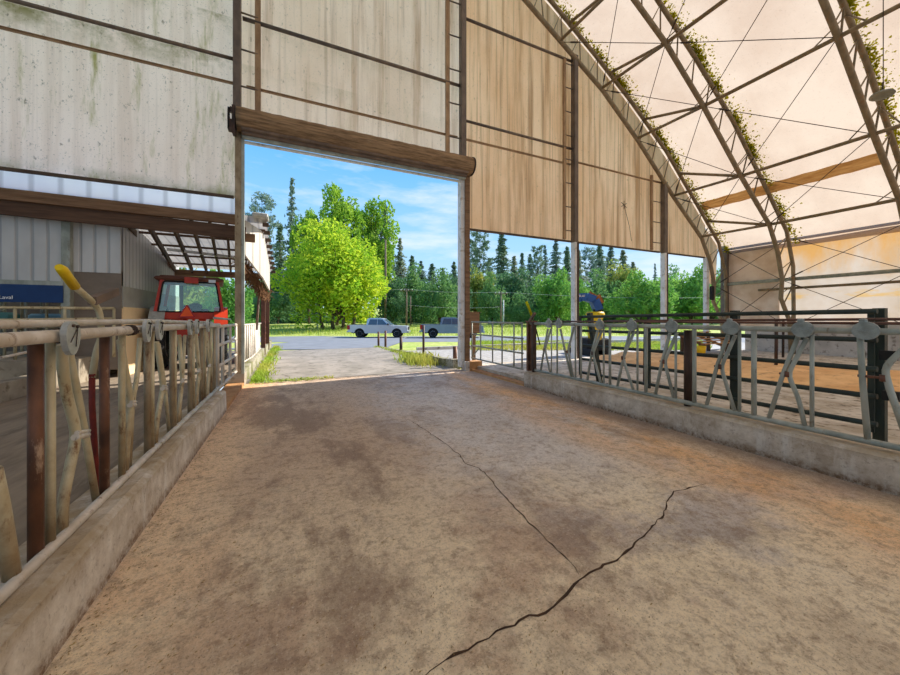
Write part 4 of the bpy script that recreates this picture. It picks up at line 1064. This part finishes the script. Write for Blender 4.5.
MB().tube([Vector((p.x, p.y, z0+2.3)), Vector((p.x, p.y, z0+2.3))-RV*1.3], .08, 8).build('arm', M['whitepaint'], t_)
p = at(492, 319, D=75); z0 = hgt(p.x, p.y)
t_ = thing('utility_cabinet', 'small white cabinet standing on the meadow beyond the walk gate', 'cabinet', (p.x, p.y, z0))
MB().box((p.x, p.y, z0+.8), (1.7, 1.2, 1.5), -YAW, bev=.04).build('body', M['galvlight'], t_)
MB().box((p.x, p.y, z0+1.6), (1.9, 1.4, .12), -YAW).build('lid', M['whitepaint'], t_)
# utility poles and wires
def upole(u, vtop, d, r, label, arms=0, mat='pole'):
    p = at(u, vtop, D=d); z0 = hgt(p.x, p.y)-.2
    t_ = thing('utility_pole', label, 'utility pole', (p.x, p.y, z0))
    MB().tube([(p.x, p.y, z0), (p.x, p.y, p.z)], [r, r*.7], 8).build('pole', M[mat], t_)
    for k in range(arms):
        a = Vector((p.x, p.y, p.z-.3-.7*k)); MB().beam(a-RV*1.1, a+RV*1.1, .12, .12).build('cross_arm', M[mat], t_)
    if arms:
        m = MB()
        for sx in (-.9, -.3, .3, .9): m.ring([(.06, 0), (.09, .1), (.05, .22)], Vector((p.x, p.y, p.z-.25))+RV*sx, (0, 0, 1), 8)
        m.build('insulator', M['galvlight'], t_)
    return p
upole(385.5, 240, 61, .22, 'thick brown pole standing right of the bright maple')
pa = upole(406.5, 289, 56, .16, 'grey power pole with cross arm behind the silver pickup', 1)
upole(410.5, 296, 59, .13, 'slim brown pole just right of the cross arm pole')
pc = upole(501, 292, 56, .16, 'grey power pole seen through the opening right of the doorway', 1)
upole(503.5, 300, 59, .13, 'slim pale pole beside the power pole right of the doorway', 0, 'whitepaint')
def wire(a, b, sag, label):
    a, b = Vector(a), Vector(b); pts = []
    for k in range(13):
        t_ = k/12; q = a.lerp(b, t_); q.z -= sag*4*t_*(1-t_); pts.append(q)
    tag(MB().tube(pts, .022, 5).build('power_line', M['galvlight']), label, 'power line', 'power lines across the meadow')
wl = at(240, 292, D=57); wr = at(760, 296, D=57)
wire(wl, pa, .3, 'power line left of the cross arm pole'); wire(pa, pc, .3, 'upper power line between the two power poles'); wire(pc, wr, .6, 'power line running right from the second power pole')
wire(pa-Vector((0, 0, 2.6)), pc-Vector((0, 0, 2.4)), .3, 'lower power line between the two power poles')

# blue and yellow excavator arm behind the right headlocks
D0 = 14.6
def ex(u, v, dd=0.0): return at(u, v, D=D0+dd)
b = ex(595, 345); 
t_ = thing('excavator_arm', 'blue curved digger arm on a yellow drum beyond the gable opening', 'digger', (b.x, b.y, 0))
m = MB(); path = [(576.5, 299), (579, 297.5), (586, 297), (594, 300), (598, 310)]
for (a1, b1), (a2, b2) in zip(path, path[1:]): m.beam(ex(a1, b1), ex(a2, b2), .32, .36, FV)
am = m.build('arm', M['mblue'], t_)
m = MB(); m.beam(ex(588, 294.5, -.02), ex(599, 301, -.02), .3, .12, FV); m.beam(ex(596.5, 296, -.02), ex(600.5, 304, -.02), .3, .1, FV); m.build('hose_cover', M['hose'], t_)
MB().beam(ex(572, 296.5, -.17), ex(585, 295.5, -.17), .02, .09, (0, 0, 1)).build('white_marking', M['white'], am)
m = MB(); m.beam(ex(596, 304), ex(596, 313), .2, .22, FV); m.beam(ex(601, 304, .1), ex(600, 313, .1), .1, .12, FV); m.build('linkage', M['black'], t_)
c_ = ex(595, 314)
m = MB(); m.ring([(.25, .1), (.34, .08), (.38, 0), (.36, -.14), (.29, -.2), (.29, -.9), (.26, -1.2)], c_, (0, 0, 1), 20); m.build('drum', M['yellow'], t_)
m = MB(); m.box((c_.x+.2, c_.y+.5, .45), (1.0, 1.6, .5), -.3, bev=.06); m.box((c_.x-.3, c_.y+.4, .1), (.3, 1.9, .35), -.3, bev=.08); m.box((c_.x+.7, c_.y+.6, .1), (.3, 1.9, .35), -.3, bev=.08); m.build('chassis', M['black'], t_)
MB().beam(ex(575.5, 299), ex(574.5, 345), .12, .24, FV).build('boom', M['mblue'], t_)
# wooden platform and yellow bucket near the corner
p = at(706, 341, D=14.2)
t_ = thing('wooden_pallet', 'leaning orange wooden pallet beyond the far pen rail', 'pallet', (p.x, p.y, .15))
m = MB()
for k in range(6): m.beam((p.x-1.1, p.y-.5+.2*k, .55+.08*k), (p.x+1.1, p.y-.5+.2*k, .55+.08*k), .17, .03)
m.build('deck', M['palewood'], t_)
for x in (-1, 0, 1): MB().beam((p.x+x, p.y-.55, .48), (p.x+x, p.y+.55, .9), .08, .09).build('bearer', M['wood'], t_)
for x in (-.9, .9): parts('leg', M['darkwood'], t_, MB().box((p.x+x, p.y-.3, .32), (.1, .1, .4)), MB().box((p.x+x, p.y+.4, .45), (.1, .1, .66)))
p = at(701, 345, D=13.2)
tag(MB().ring([(.13, 0), (.17, .36), (.15, .36), (.12, .03)], (p.x, p.y, .13), (0, 0, 1), 16).build('bucket', M['yellow']), 'small yellow bucket on the pen floor by the pallet', 'bucket')

# ------------------------------------------------------------------ trees
def mesh_obj(mb, name, mat):
    me = bpy.data.meshes.new(name); me.from_pydata([tuple(v) for v in mb.v], [], mb.f)
    me.polygons.foreach_set('use_smooth', mb.sm); me.materials.append(mat); return me
def conifer(h, w, sparse, mat, n=34, seed=1):
    """trunk + crown, h tall, w wide; sparse 0 fir, 1 ragged spruce, 2 pine with a bare stem"""
    global rnd
    keep = rnd; rnd = random.Random(seed)
    tr = MB().tube([(0, 0, 0), (0, 0, h*.5), (0, 0, h*.97)], [h*.011, h*.008, h*.002], 7)
    cr = MB(); z0 = h*(.5 if sparse == 2 else .2 if sparse == 1 else .1)
    for i in range(n):
        t_ = (i+rnd.random()*.8)/n; z = z0+(h-z0)*t_
        if sparse == 2: R = w/2*(.5+.5*math.sin(PI*min(1, t_)))*(.5+.7*rnd.random())
        else: R = w/2*(min(1, (1-t_)*1.25)**.8)*(.5+.7*rnd.random())+.015*w
        nb = 6 if sparse == 0 else 5
        for b in range(nb):
            a = rnd.random()*2*PI; L = R*(.45+.65*rnd.random()); droop = (.3 if sparse == 0 else .2 if sparse == 1 else -.2)*L
            if sparse and rnd.random() < .2: continue
            if sparse == 2 or rnd.random() < .3: tr.tube([(0, 0, z), (math.cos(a)*L*.8, math.sin(a)*L*.8, z-droop*.7)], h*.0012, 3, False)
            k = max(4, int(L/(h*.009)))
            for j in range(k):
                s_ = (j+.3+.6*rnd.random())/k if sparse < 2 else .55+.5*rnd.random(); q = L*s_
                sz = h*.02*(1.3-.6*s_)
                wd = .16*L*(1.1-s_)+h*.004
                for r_ in range(2 if sparse < 2 else 3):
                    side = rnd.gauss(0, 1)*(wd if sparse < 2 else h*.014)
                    cr.leaf((math.cos(a)*q-math.sin(a)*side, math.sin(a)*q+math.cos(a)*side, z-droop*s_*s_+rnd.gauss(0, h*(.005 if sparse < 2 else .01))-.1*abs(side)), sz, asp=1.5)
    rnd = keep
    return mesh_obj(tr, 'trunk', M['bark']), mesh_obj(cr, 'crown', mat)
def broadleaf(h, w, mat, nclump=26, per=150, seed=3, stem=.16, ls=.035, flat=1.0, trunks=1):
    global rnd
    keep = rnd; rnd = random.Random(seed)
    tr, cr = MB(), MB(); cz = h*(stem+(1-stem)*.5); rz_ = h*(1-stem)*.5
    for k in range(trunks):
        bx = (k-(trunks-1)/2)*w*.1; tr.tube([(bx, 0, -.1), (bx*1.1, 0, h*stem*1.3), (bx*1.6, 0, h*.6)], [h*.018, h*.014, h*.005], 8)
    core = [(rnd.gauss(0, .1)*w, rnd.gauss(0, .1)*w, cz)]
    cr.ball((0, 0, cz-.05*h), 1, 14, 9, .35, (w*.22, w*.22, rz_*.55))
    for c in range(nclump):
        th = rnd.random()*2*PI; ph = math.acos(1-2*rnd.random()*.93); rr = .5+.45*rnd.random()**.6
        rr *= 1+.3*math.sin(3*th+seed)*math.sin(2*ph)+rnd.gauss(0, .06)
        c0 = Vector((math.cos(th)*math.sin(ph)*w/2*rr, math.sin(th)*math.sin(ph)*w/2*rr, cz+math.cos(ph)*rz_*rr))
        rc = w*(.13+.07*rnd.random())
        tr.tube([(0, 0, h*stem*1.2+.2*(c0.z-h*stem)), tuple(c0*.55+Vector((0, 0, cz))*.25), tuple(c0)], [h*.006, h*.004, h*.002], 4, False)
        for j in range(per):
            d = Vector((rnd.gauss(0, 1), rnd.gauss(0, 1), rnd.gauss(0, 1)*.8*flat)).normalized()
            cr.leaf(c0+d*rc*(.55+.5*rnd.random()**.5), h*ls*(.7+.6*rnd.random()), asp=1.2)
    rnd = keep
    return mesh_obj(tr, 'trunk', M['bark']), mesh_obj(cr, 'crown', mat)
SPOTS = []
def spread(u, d, wpx, lo, hi):
    """nearest free distance so that neighbouring crowns do not grow into each other"""
    best = None
    k = 0
    while True:
        c = [q for q in (d+2*k, d-2*k) if lo <= q <= hi]
        if not c and 2*k > hi-lo: break
        for q in c:
            p = at(u, CY, D=q); r = wpx*q/F/2
            g = min([math.hypot(p.x-x, p.y-y)-(r+r2)*.9 for x, y, r2 in SPOTS] or [9])
            if g > 0: return q
            if best is None or g > best[0]: best = (g, q)
        k += 1
    return best[1]
def plant(name, meshes, label, cat, u, vtop, d, wpx, h0, w0, rot=0.0, group=None, zoff=0.0):
    p = at(u, vtop, D=d); z0 = hgt(p.x, p.y)-.1+zoff
    SPOTS.append((p.x, p.y, wpx*d/F/2))
    t_ = thing(name, label, cat, (p.x, p.y, z0), group)
    sz = (p.z-z0)/h0; sw = wpx*d/F/w0
    t_.scale = (sw, sw, sz); t_.rotation_euler = (0, 0, rot)
    for me, nm_ in zip(meshes, ('trunk', 'crown')):
        o = bpy.data.objects.new(nm_, me); COL.objects.link(o); o.parent = t_
    return t_
FIR = [conifer(28, 9, 0, M['fir'], 44, 11), conifer(28, 9, 0, M['firblue'], 42, 12), conifer(28, 9, 0, M['firpale'], 42, 13)]
SPR = [conifer(30, 7, 1, M['firblue'], 40, 21), conifer(30, 7, 1, M['fir'], 38, 22)]
PIN = [conifer(28, 11, 2, M['firblue'], 26, 31), conifer(28, 11, 2, M['fir'], 26, 32)]
BRD = {k: broadleaf(12, 11, M[k], 46, 110, i+40, .02, .048) for i, k in enumerate(('green', 'midgreen', 'yellowgreen', 'deepgreen'))}
MAP = broadleaf(18, 15, M['maple'], 96, 150, 71, .06, .032, 1.0, 4)
MAPT = broadleaf(20, 9, M['maple2'], 46, 150, 72, .15, .026)
# the bright maple and the darker crowns rising from it
plant('maple_tree', MAP, 'bright yellow green leafy tree in the middle of the doorway view', 'tree', 338, 234, 50, 94, 18, 15)
plant('broadleaf_tree', MAPT, 'tall green crown rising behind the bright maple on its left', 'tree', 337, 187, 64, 46, 20, 9, .8)
plant('broadleaf_tree', MAPT, 'tall green crown rising behind the bright maple on its right', 'tree', 372, 199, 72, 44, 20, 9, 2.1)
plant('broadleaf_tree', MAPT, 'narrow green crown at the left shoulder of the bright maple', 'tree', 309, 208, 76, 30, 20, 9, 4.0)
W = [
 # u, vtop, d, width px, meshes, name, h0, w0, label
 (262, 196, 85, 34, PIN[0], 'pine_tree', 28, 11, 'grey green pine top above the white shed siding'),
 (292, 179, 82, 26, SPR[0], 'spruce_tree', 30, 7, 'tall thin ragged spruce left of the bright maple'),
 (280, 224, 90, 26, SPR[1], 'spruce_tree', 30, 7, 'shorter ragged spruce between shed and tall spruce'),
 (385, 205, 88, 30, SPR[1], 'spruce_tree', 30, 7, 'dark spruce at the right shoulder of the bright maple'),
 (400, 238, 95, 18, FIR[2], 'fir_tree', 28, 9, 'pale fir first right of the bright maple'),
 (412, 256, 98, 18, FIR[0], 'fir_tree', 28, 9, 'small dark fir above the silver pickup front'),
 (421, 261, 104, 18, FIR[1], 'fir_tree', 28, 9, 'small fir left of the gap over the grey pickup'),
 (432, 264, 100, 20, FIR[0], 'fir_tree', 28, 9, 'broad small fir above the grey pickup tail'),
 (443, 268, 108, 18, FIR[1], 'fir_tree', 28, 9, 'small fir above the grey pickup cab'),
 (454, 262, 96, 16, FIR[0], 'fir_tree', 28, 9, 'fir touching the left side of the right door post'),
 (480, 232, 88, 20, PIN[1], 'pine_tree', 28, 11, 'bare stemmed pine just right of the door post'),
 (473, 240, 96, 12, PIN[0], 'pine_tree', 28, 11, 'slender pine hugging the right side of the door post'),
 (502, 233, 84, 26, FIR[0], 'fir_tree', 28, 9, 'tall pointed fir between door post and first column'),
 (514, 256, 100, 20, FIR[2], 'fir_tree', 28, 9, 'pale low fir right of the tall pointed fir'),
 (522, 253, 96, 16, SPR[1], 'spruce_tree', 30, 7, 'ragged low spruce over the double post'),
 (530, 254, 102, 16, FIR[1], 'fir_tree', 28, 9, 'bluish fir between two ragged spruces'),
 (537, 247, 98, 14, PIN[1], 'pine_tree', 28, 11, 'thin pine with open top left of first column'),
 (545, 246, 100, 15, SPR[0], 'spruce_tree', 30, 7, 'thin ragged spruce left of the tall fir by the column'),
 (556, 239, 94, 20, FIR[1], 'fir_tree', 28, 9, 'tall bluish fir just left of the first column'),
 (567, 247, 98, 18, FIR[0], 'fir_tree', 28, 9, 'dark fir partly behind the first right column'),
 (579, 250, 99, 16, FIR[2], 'fir_tree', 28, 9, 'pale fir touching the right side of the first column'),
 (590, 248, 104, 16, PIN[0], 'pine_tree', 28, 11, 'see-through pine above the blue digger arm'),
 (600, 245, 96, 22, FIR[0], 'fir_tree', 28, 9, 'dark fir above the yellow drum'),
 (611, 247, 96, 24, FIR[1], 'fir_tree', 28, 9, 'broad bluish fir behind the round green tree'),
 (623, 250, 95, 22, FIR[2], 'fir_tree', 28, 9, 'pale broad fir left of the sky gap'),
 (633, 262, 98, 18, FIR[2], 'fir_tree', 28, 9, 'last pale fir before the sky gap at the second column'),
 (655, 264, 105, 8, SPR[0], 'spruce_tree', 30, 7, 'bare thin spire left of the second column'),
 (270, 258, 100, 24, FIR[0], 'fir_tree', 28, 9, 'dark fir low behind the shed end'),
 (302, 252, 98, 26, FIR[1], 'fir_tree', 28, 9, 'bluish fir close behind the left side of the maple'),
 (468, 263, 100, 18, FIR[1], 'fir_tree', 28, 9, 'bluish fir showing right beside the brown door post'),
 (489, 258, 104, 18, FIR[1], 'fir_tree', 28, 9, 'fir between the bare pine and the tall pointed fir'),
]
Bs = [
 (256, 286, 66, 40, 'midgreen', 'green bushy tree behind the shed posts'), (278, 276, 78, 44, 'deepgreen', 'dark bushy tree between shed and maple'),
 (300, 282, 76, 36, 'midgreen', 'bushy tree low behind the left of the maple'), (392, 284, 72, 34, 'deepgreen', 'dark bushy tree behind the silver pickup cab'),
 (412, 272, 84, 36, 'midgreen', 'bushy tree behind the cross arm pole'), (424, 284, 74, 26, 'deepgreen', 'dark bushy tree right of the cross arm pole'),
 (440, 276, 80, 36, 'midgreen', 'bushy tree behind the grey pickup'), (456, 280, 76, 28, 'deepgreen', 'bushy tree left of the right door post'),
 (478, 270, 60, 34, 'yellowgreen', 'yellow green round tree right of the door post'), (492, 280, 72, 26, 'midgreen', 'green bushy tree behind the white cabinet'),
 (512, 276, 72, 40, 'deepgreen', 'dark bushy tree behind the olive lever'), (534, 282, 70, 36, 'midgreen', 'bushy tree right of the olive lever'),
 (556, 274, 74, 38, 'green', 'bright bushy tree left of the first column'), (578, 282, 68, 30, 'green', 'bright bushy tree behind the blue digger arm'),
 (600, 276, 76, 40, 'midgreen', 'bushy tree behind the yellow drum'), (622, 266, 84, 34, 'yellowgreen', 'yellow topped tree behind the round green tree'),
 (640, 278, 58, 54, 'green', 'large round green tree left of the second column'), (668, 274, 70, 40, 'midgreen', 'bushy tree right of the second column'),
 (692, 272, 74, 44, 'green', 'green bushy tree left of the slim white post'), (712, 278, 68, 36, 'midgreen', 'bushy tree behind the slim white post'),
 (735, 270, 80, 44, 'green', 'bushy tree beyond the far right barn corner'),
 (545, 296, 64, 30, 'deepgreen', 'low dark bush under the trees left of the column'), (520, 298, 62, 26, 'midgreen', 'low bush under the trees behind the double post'),
 (226, 276, 30, 46, 'green', 'bright leafy tree behind the tractor cab')]
for i, (u, vt, d, wp, k, lab) in enumerate(Bs):
    if i < 23: d = spread(u, d if i > 20 or i in (15, 16) else 64+(i % 3)*11, wp, 56, 104)
    plant('bushy_tree', BRD[k], lab, 'tree', u, vt, d, wp, 12, 11, i*.9)
plant('bushy_tree', BRD['yellowgreen'], 'yellow green tree glimpsed through the tractor cab glass', 'tree', 186, 268, 32, 60, 12, 11, 2.0)

for i, (u, vt, d, wp, ms, nm_, h0, w0, lab) in enumerate(W):
    wp = wp*(1.9 if 'fir' in nm_ else 1.5 if i > 1 else 1.15); d = spread(u, 92+(i*5 % 4)*14 if i > 3 else d+i*5, wp, 84, 190)
    plant(nm_, ms, lab, 'tree', u, vt, d, wp, h0, w0, i*1.3)
# undergrowth under the far trees
m = MB()
for k in range(420):
    d = 84+26*rnd.random(); l = d*(-.75+1.7*rnd.random()); x, y = d*SN+l*CS, d*CS-l*SN; z = hgt(x, y); r_ = .8+1.3*rnd.random(); hh = 1+2.2*rnd.random()
    for j in range(60):
        a = rnd.random()*2*PI; q = r_*rnd.random()**.5
        m.leaf((x+q*math.cos(a), y+q*math.sin(a), z+hh*rnd.random()*(1.1-q/r_*.6)), .5+.3*rnd.random())
tag(m.build('undergrowth', M['deepgreen']), 'dark green undergrowth filling the foot of the far trees', 'undergrowth', kind='stuff')

# grass
def grass(name, n, region, hmin, hmax, label):
    m = MB()
    for i in range(n):
        x, y = region(); z = hgt(x, y); hh = hmin+(hmax-hmin)*rnd.random(); a = rnd.random()*PI; w_ = .012+.012*hh
        L = Vector((rnd.gauss(0, .3), rnd.gauss(0, .3), 1)).normalized()*hh; d = Vector((math.cos(a)*w_, math.sin(a)*w_, 0)); b = Vector((x, y, z))
        k = len(m.v); m.v += [b-d, b+d, b+L*.6+d*.7, b+L*1.0+Vector((rnd.gauss(0, .05), rnd.gauss(0, .05), 0)), b+L*.6-d*.7]
        m.face((k, k+1, k+2, k+3, k+4))
    tag(m.build(name, M['grassblade']), label, 'grass', kind='stuff')
def reg_d(d0, d1, l0, l1):
    def f():
        d = d0+(d1-d0)*rnd.random(); q = rnd.random(); l = (l0+(l1-l0)*q)*d
        return d*SN+l*CS, d*CS-l*SN
    return f
grass('meadow_grass', 16000, reg_d(17, 26, .06, .75), .12, .3, 'short green grass between the gravel strip and the lane')
grass('tall_grass', 12000, reg_d(37, 60, -.6, .75), .25, .6, 'tall meadow grass beyond the asphalt lane')
def reg_c():
    p = at(430, 365, Z=0); return p.x+rnd.gauss(-.1, .28), p.y+rnd.gauss(.9, .55)
grass('weed_clump', 900, reg_c, .1, .45, 'weed clump growing against the outside right curb')
def reg_e():
    s_ = rnd.random(); return 4.45+rnd.gauss(-.1, .09)-.02*s_, 10.5+9*s_
grass('curb_weeds', 1400, reg_e, .05, .2, 'thin weeds along the outside right curb')
def reg_l():
    s_ = rnd.random()**1.5; return -.86+abs(rnd.gauss(0, .16)), 9.55+12.5*s_
grass('curb_grass', 2200, reg_l, .04, .22, 'grass growing along the mossy curb outside')
def reg_t(): return rnd.uniform(-.9, 1.0), 9.42+rnd.gauss(.08, .1)
grass('threshold_weeds', 700, reg_t, .03, .1, 'small weeds in the joint at the left of the doorway')

# ------------------------------------------------------------------ light, sky, camera
sun = bpy.data.lights.new('sun', 'SUN'); sun.energy = 4.8; sun.angle = math.radians(1.0); sun.color = (1.0, .95, .87)
so = bpy.data.objects.new('sun', sun); COL.objects.link(so)
sd = Vector((.78, .08, .6)).normalized(); so.rotation_euler = sd.to_track_quat('Z', 'Y').to_euler()
wd = bpy.data.worlds.new('sky'); SC.world = wd; wd.use_nodes = True; nt = wd.node_tree; nt.nodes.clear()
o_ = nt.nodes.new('ShaderNodeOutputWorld'); bg = nt.nodes.new('ShaderNodeBackground'); nt.links.new(bg.outputs[0], o_.inputs[0])
tc = nt.nodes.new('ShaderNodeTexCoord'); sp = nt.nodes.new('ShaderNodeSeparateXYZ'); nt.links.new(tc.outputs['Generated'], sp.inputs[0])
rp = nt.nodes.new('ShaderNodeValToRGB'); nt.links.new(sp.outputs[2], rp.inputs[0])
e = rp.color_ramp.elements; e[0].position = 0.0; e[0].color = srgb(206, 230, 248); e[1].position = .75; e[1].color = srgb(60, 140, 226)
x = e.new(.18); x.color = srgb(164, 210, 250); x = e.new(.42); x.color = srgb(104, 180, 246)
mp = nt.nodes.new('ShaderNodeMapping'); nt.links.new(tc.outputs['Generated'], mp.inputs[0]); mp.inputs['Scale'].default_value = (1.2, 1.2, 5.5); mp.inputs['Location'].default_value = (.55, .2, .35)
nz = nt.nodes.new('ShaderNodeTexNoise'); nt.links.new(mp.outputs[0], nz.inputs['Vector']); nz.inputs['Scale'].default_value = 2.2; nz.inputs['Detail'].default_value = 7; nz.inputs['Roughness'].default_value = .6
mr = nt.nodes.new('ShaderNodeMapRange'); nt.links.new(nz.outputs['Fac'], mr.inputs[0]); mr.inputs[1].default_value = .5; mr.inputs[2].default_value = .72; mr.inputs[4].default_value = .75
mx = nt.nodes.new('ShaderNodeMix'); mx.data_type = 'RGBA'; nt.links.new(mr.outputs[0], mx.inputs['Factor']); nt.links.new(rp.outputs[0], mx.inputs['A']); mx.inputs['B'].default_value = srgb(232, 238, 246)
nt.links.new(mx.outputs['Result'], bg.inputs[0]); bg.inputs[1].default_value = .69

cam = bpy.data.cameras.new('camera'); co = bpy.data.objects.new('camera', cam); COL.objects.link(co)
cam.sensor_width = 36; cam.lens = F/900*36; cam.shift_y = -(337.5-CY)/900; cam.clip_start = .05; cam.clip_end = 1000
co.location = (0, 0, H); co.rotation_euler = (PI/2, 0, -YAW)
SC.camera = co
vs = SC.view_settings; vs.view_transform = 'Standard'; vs.look = 'None'; vs.gamma = 1; vs.exposure = .84
SC.display_settings.display_device = 'sRGB'
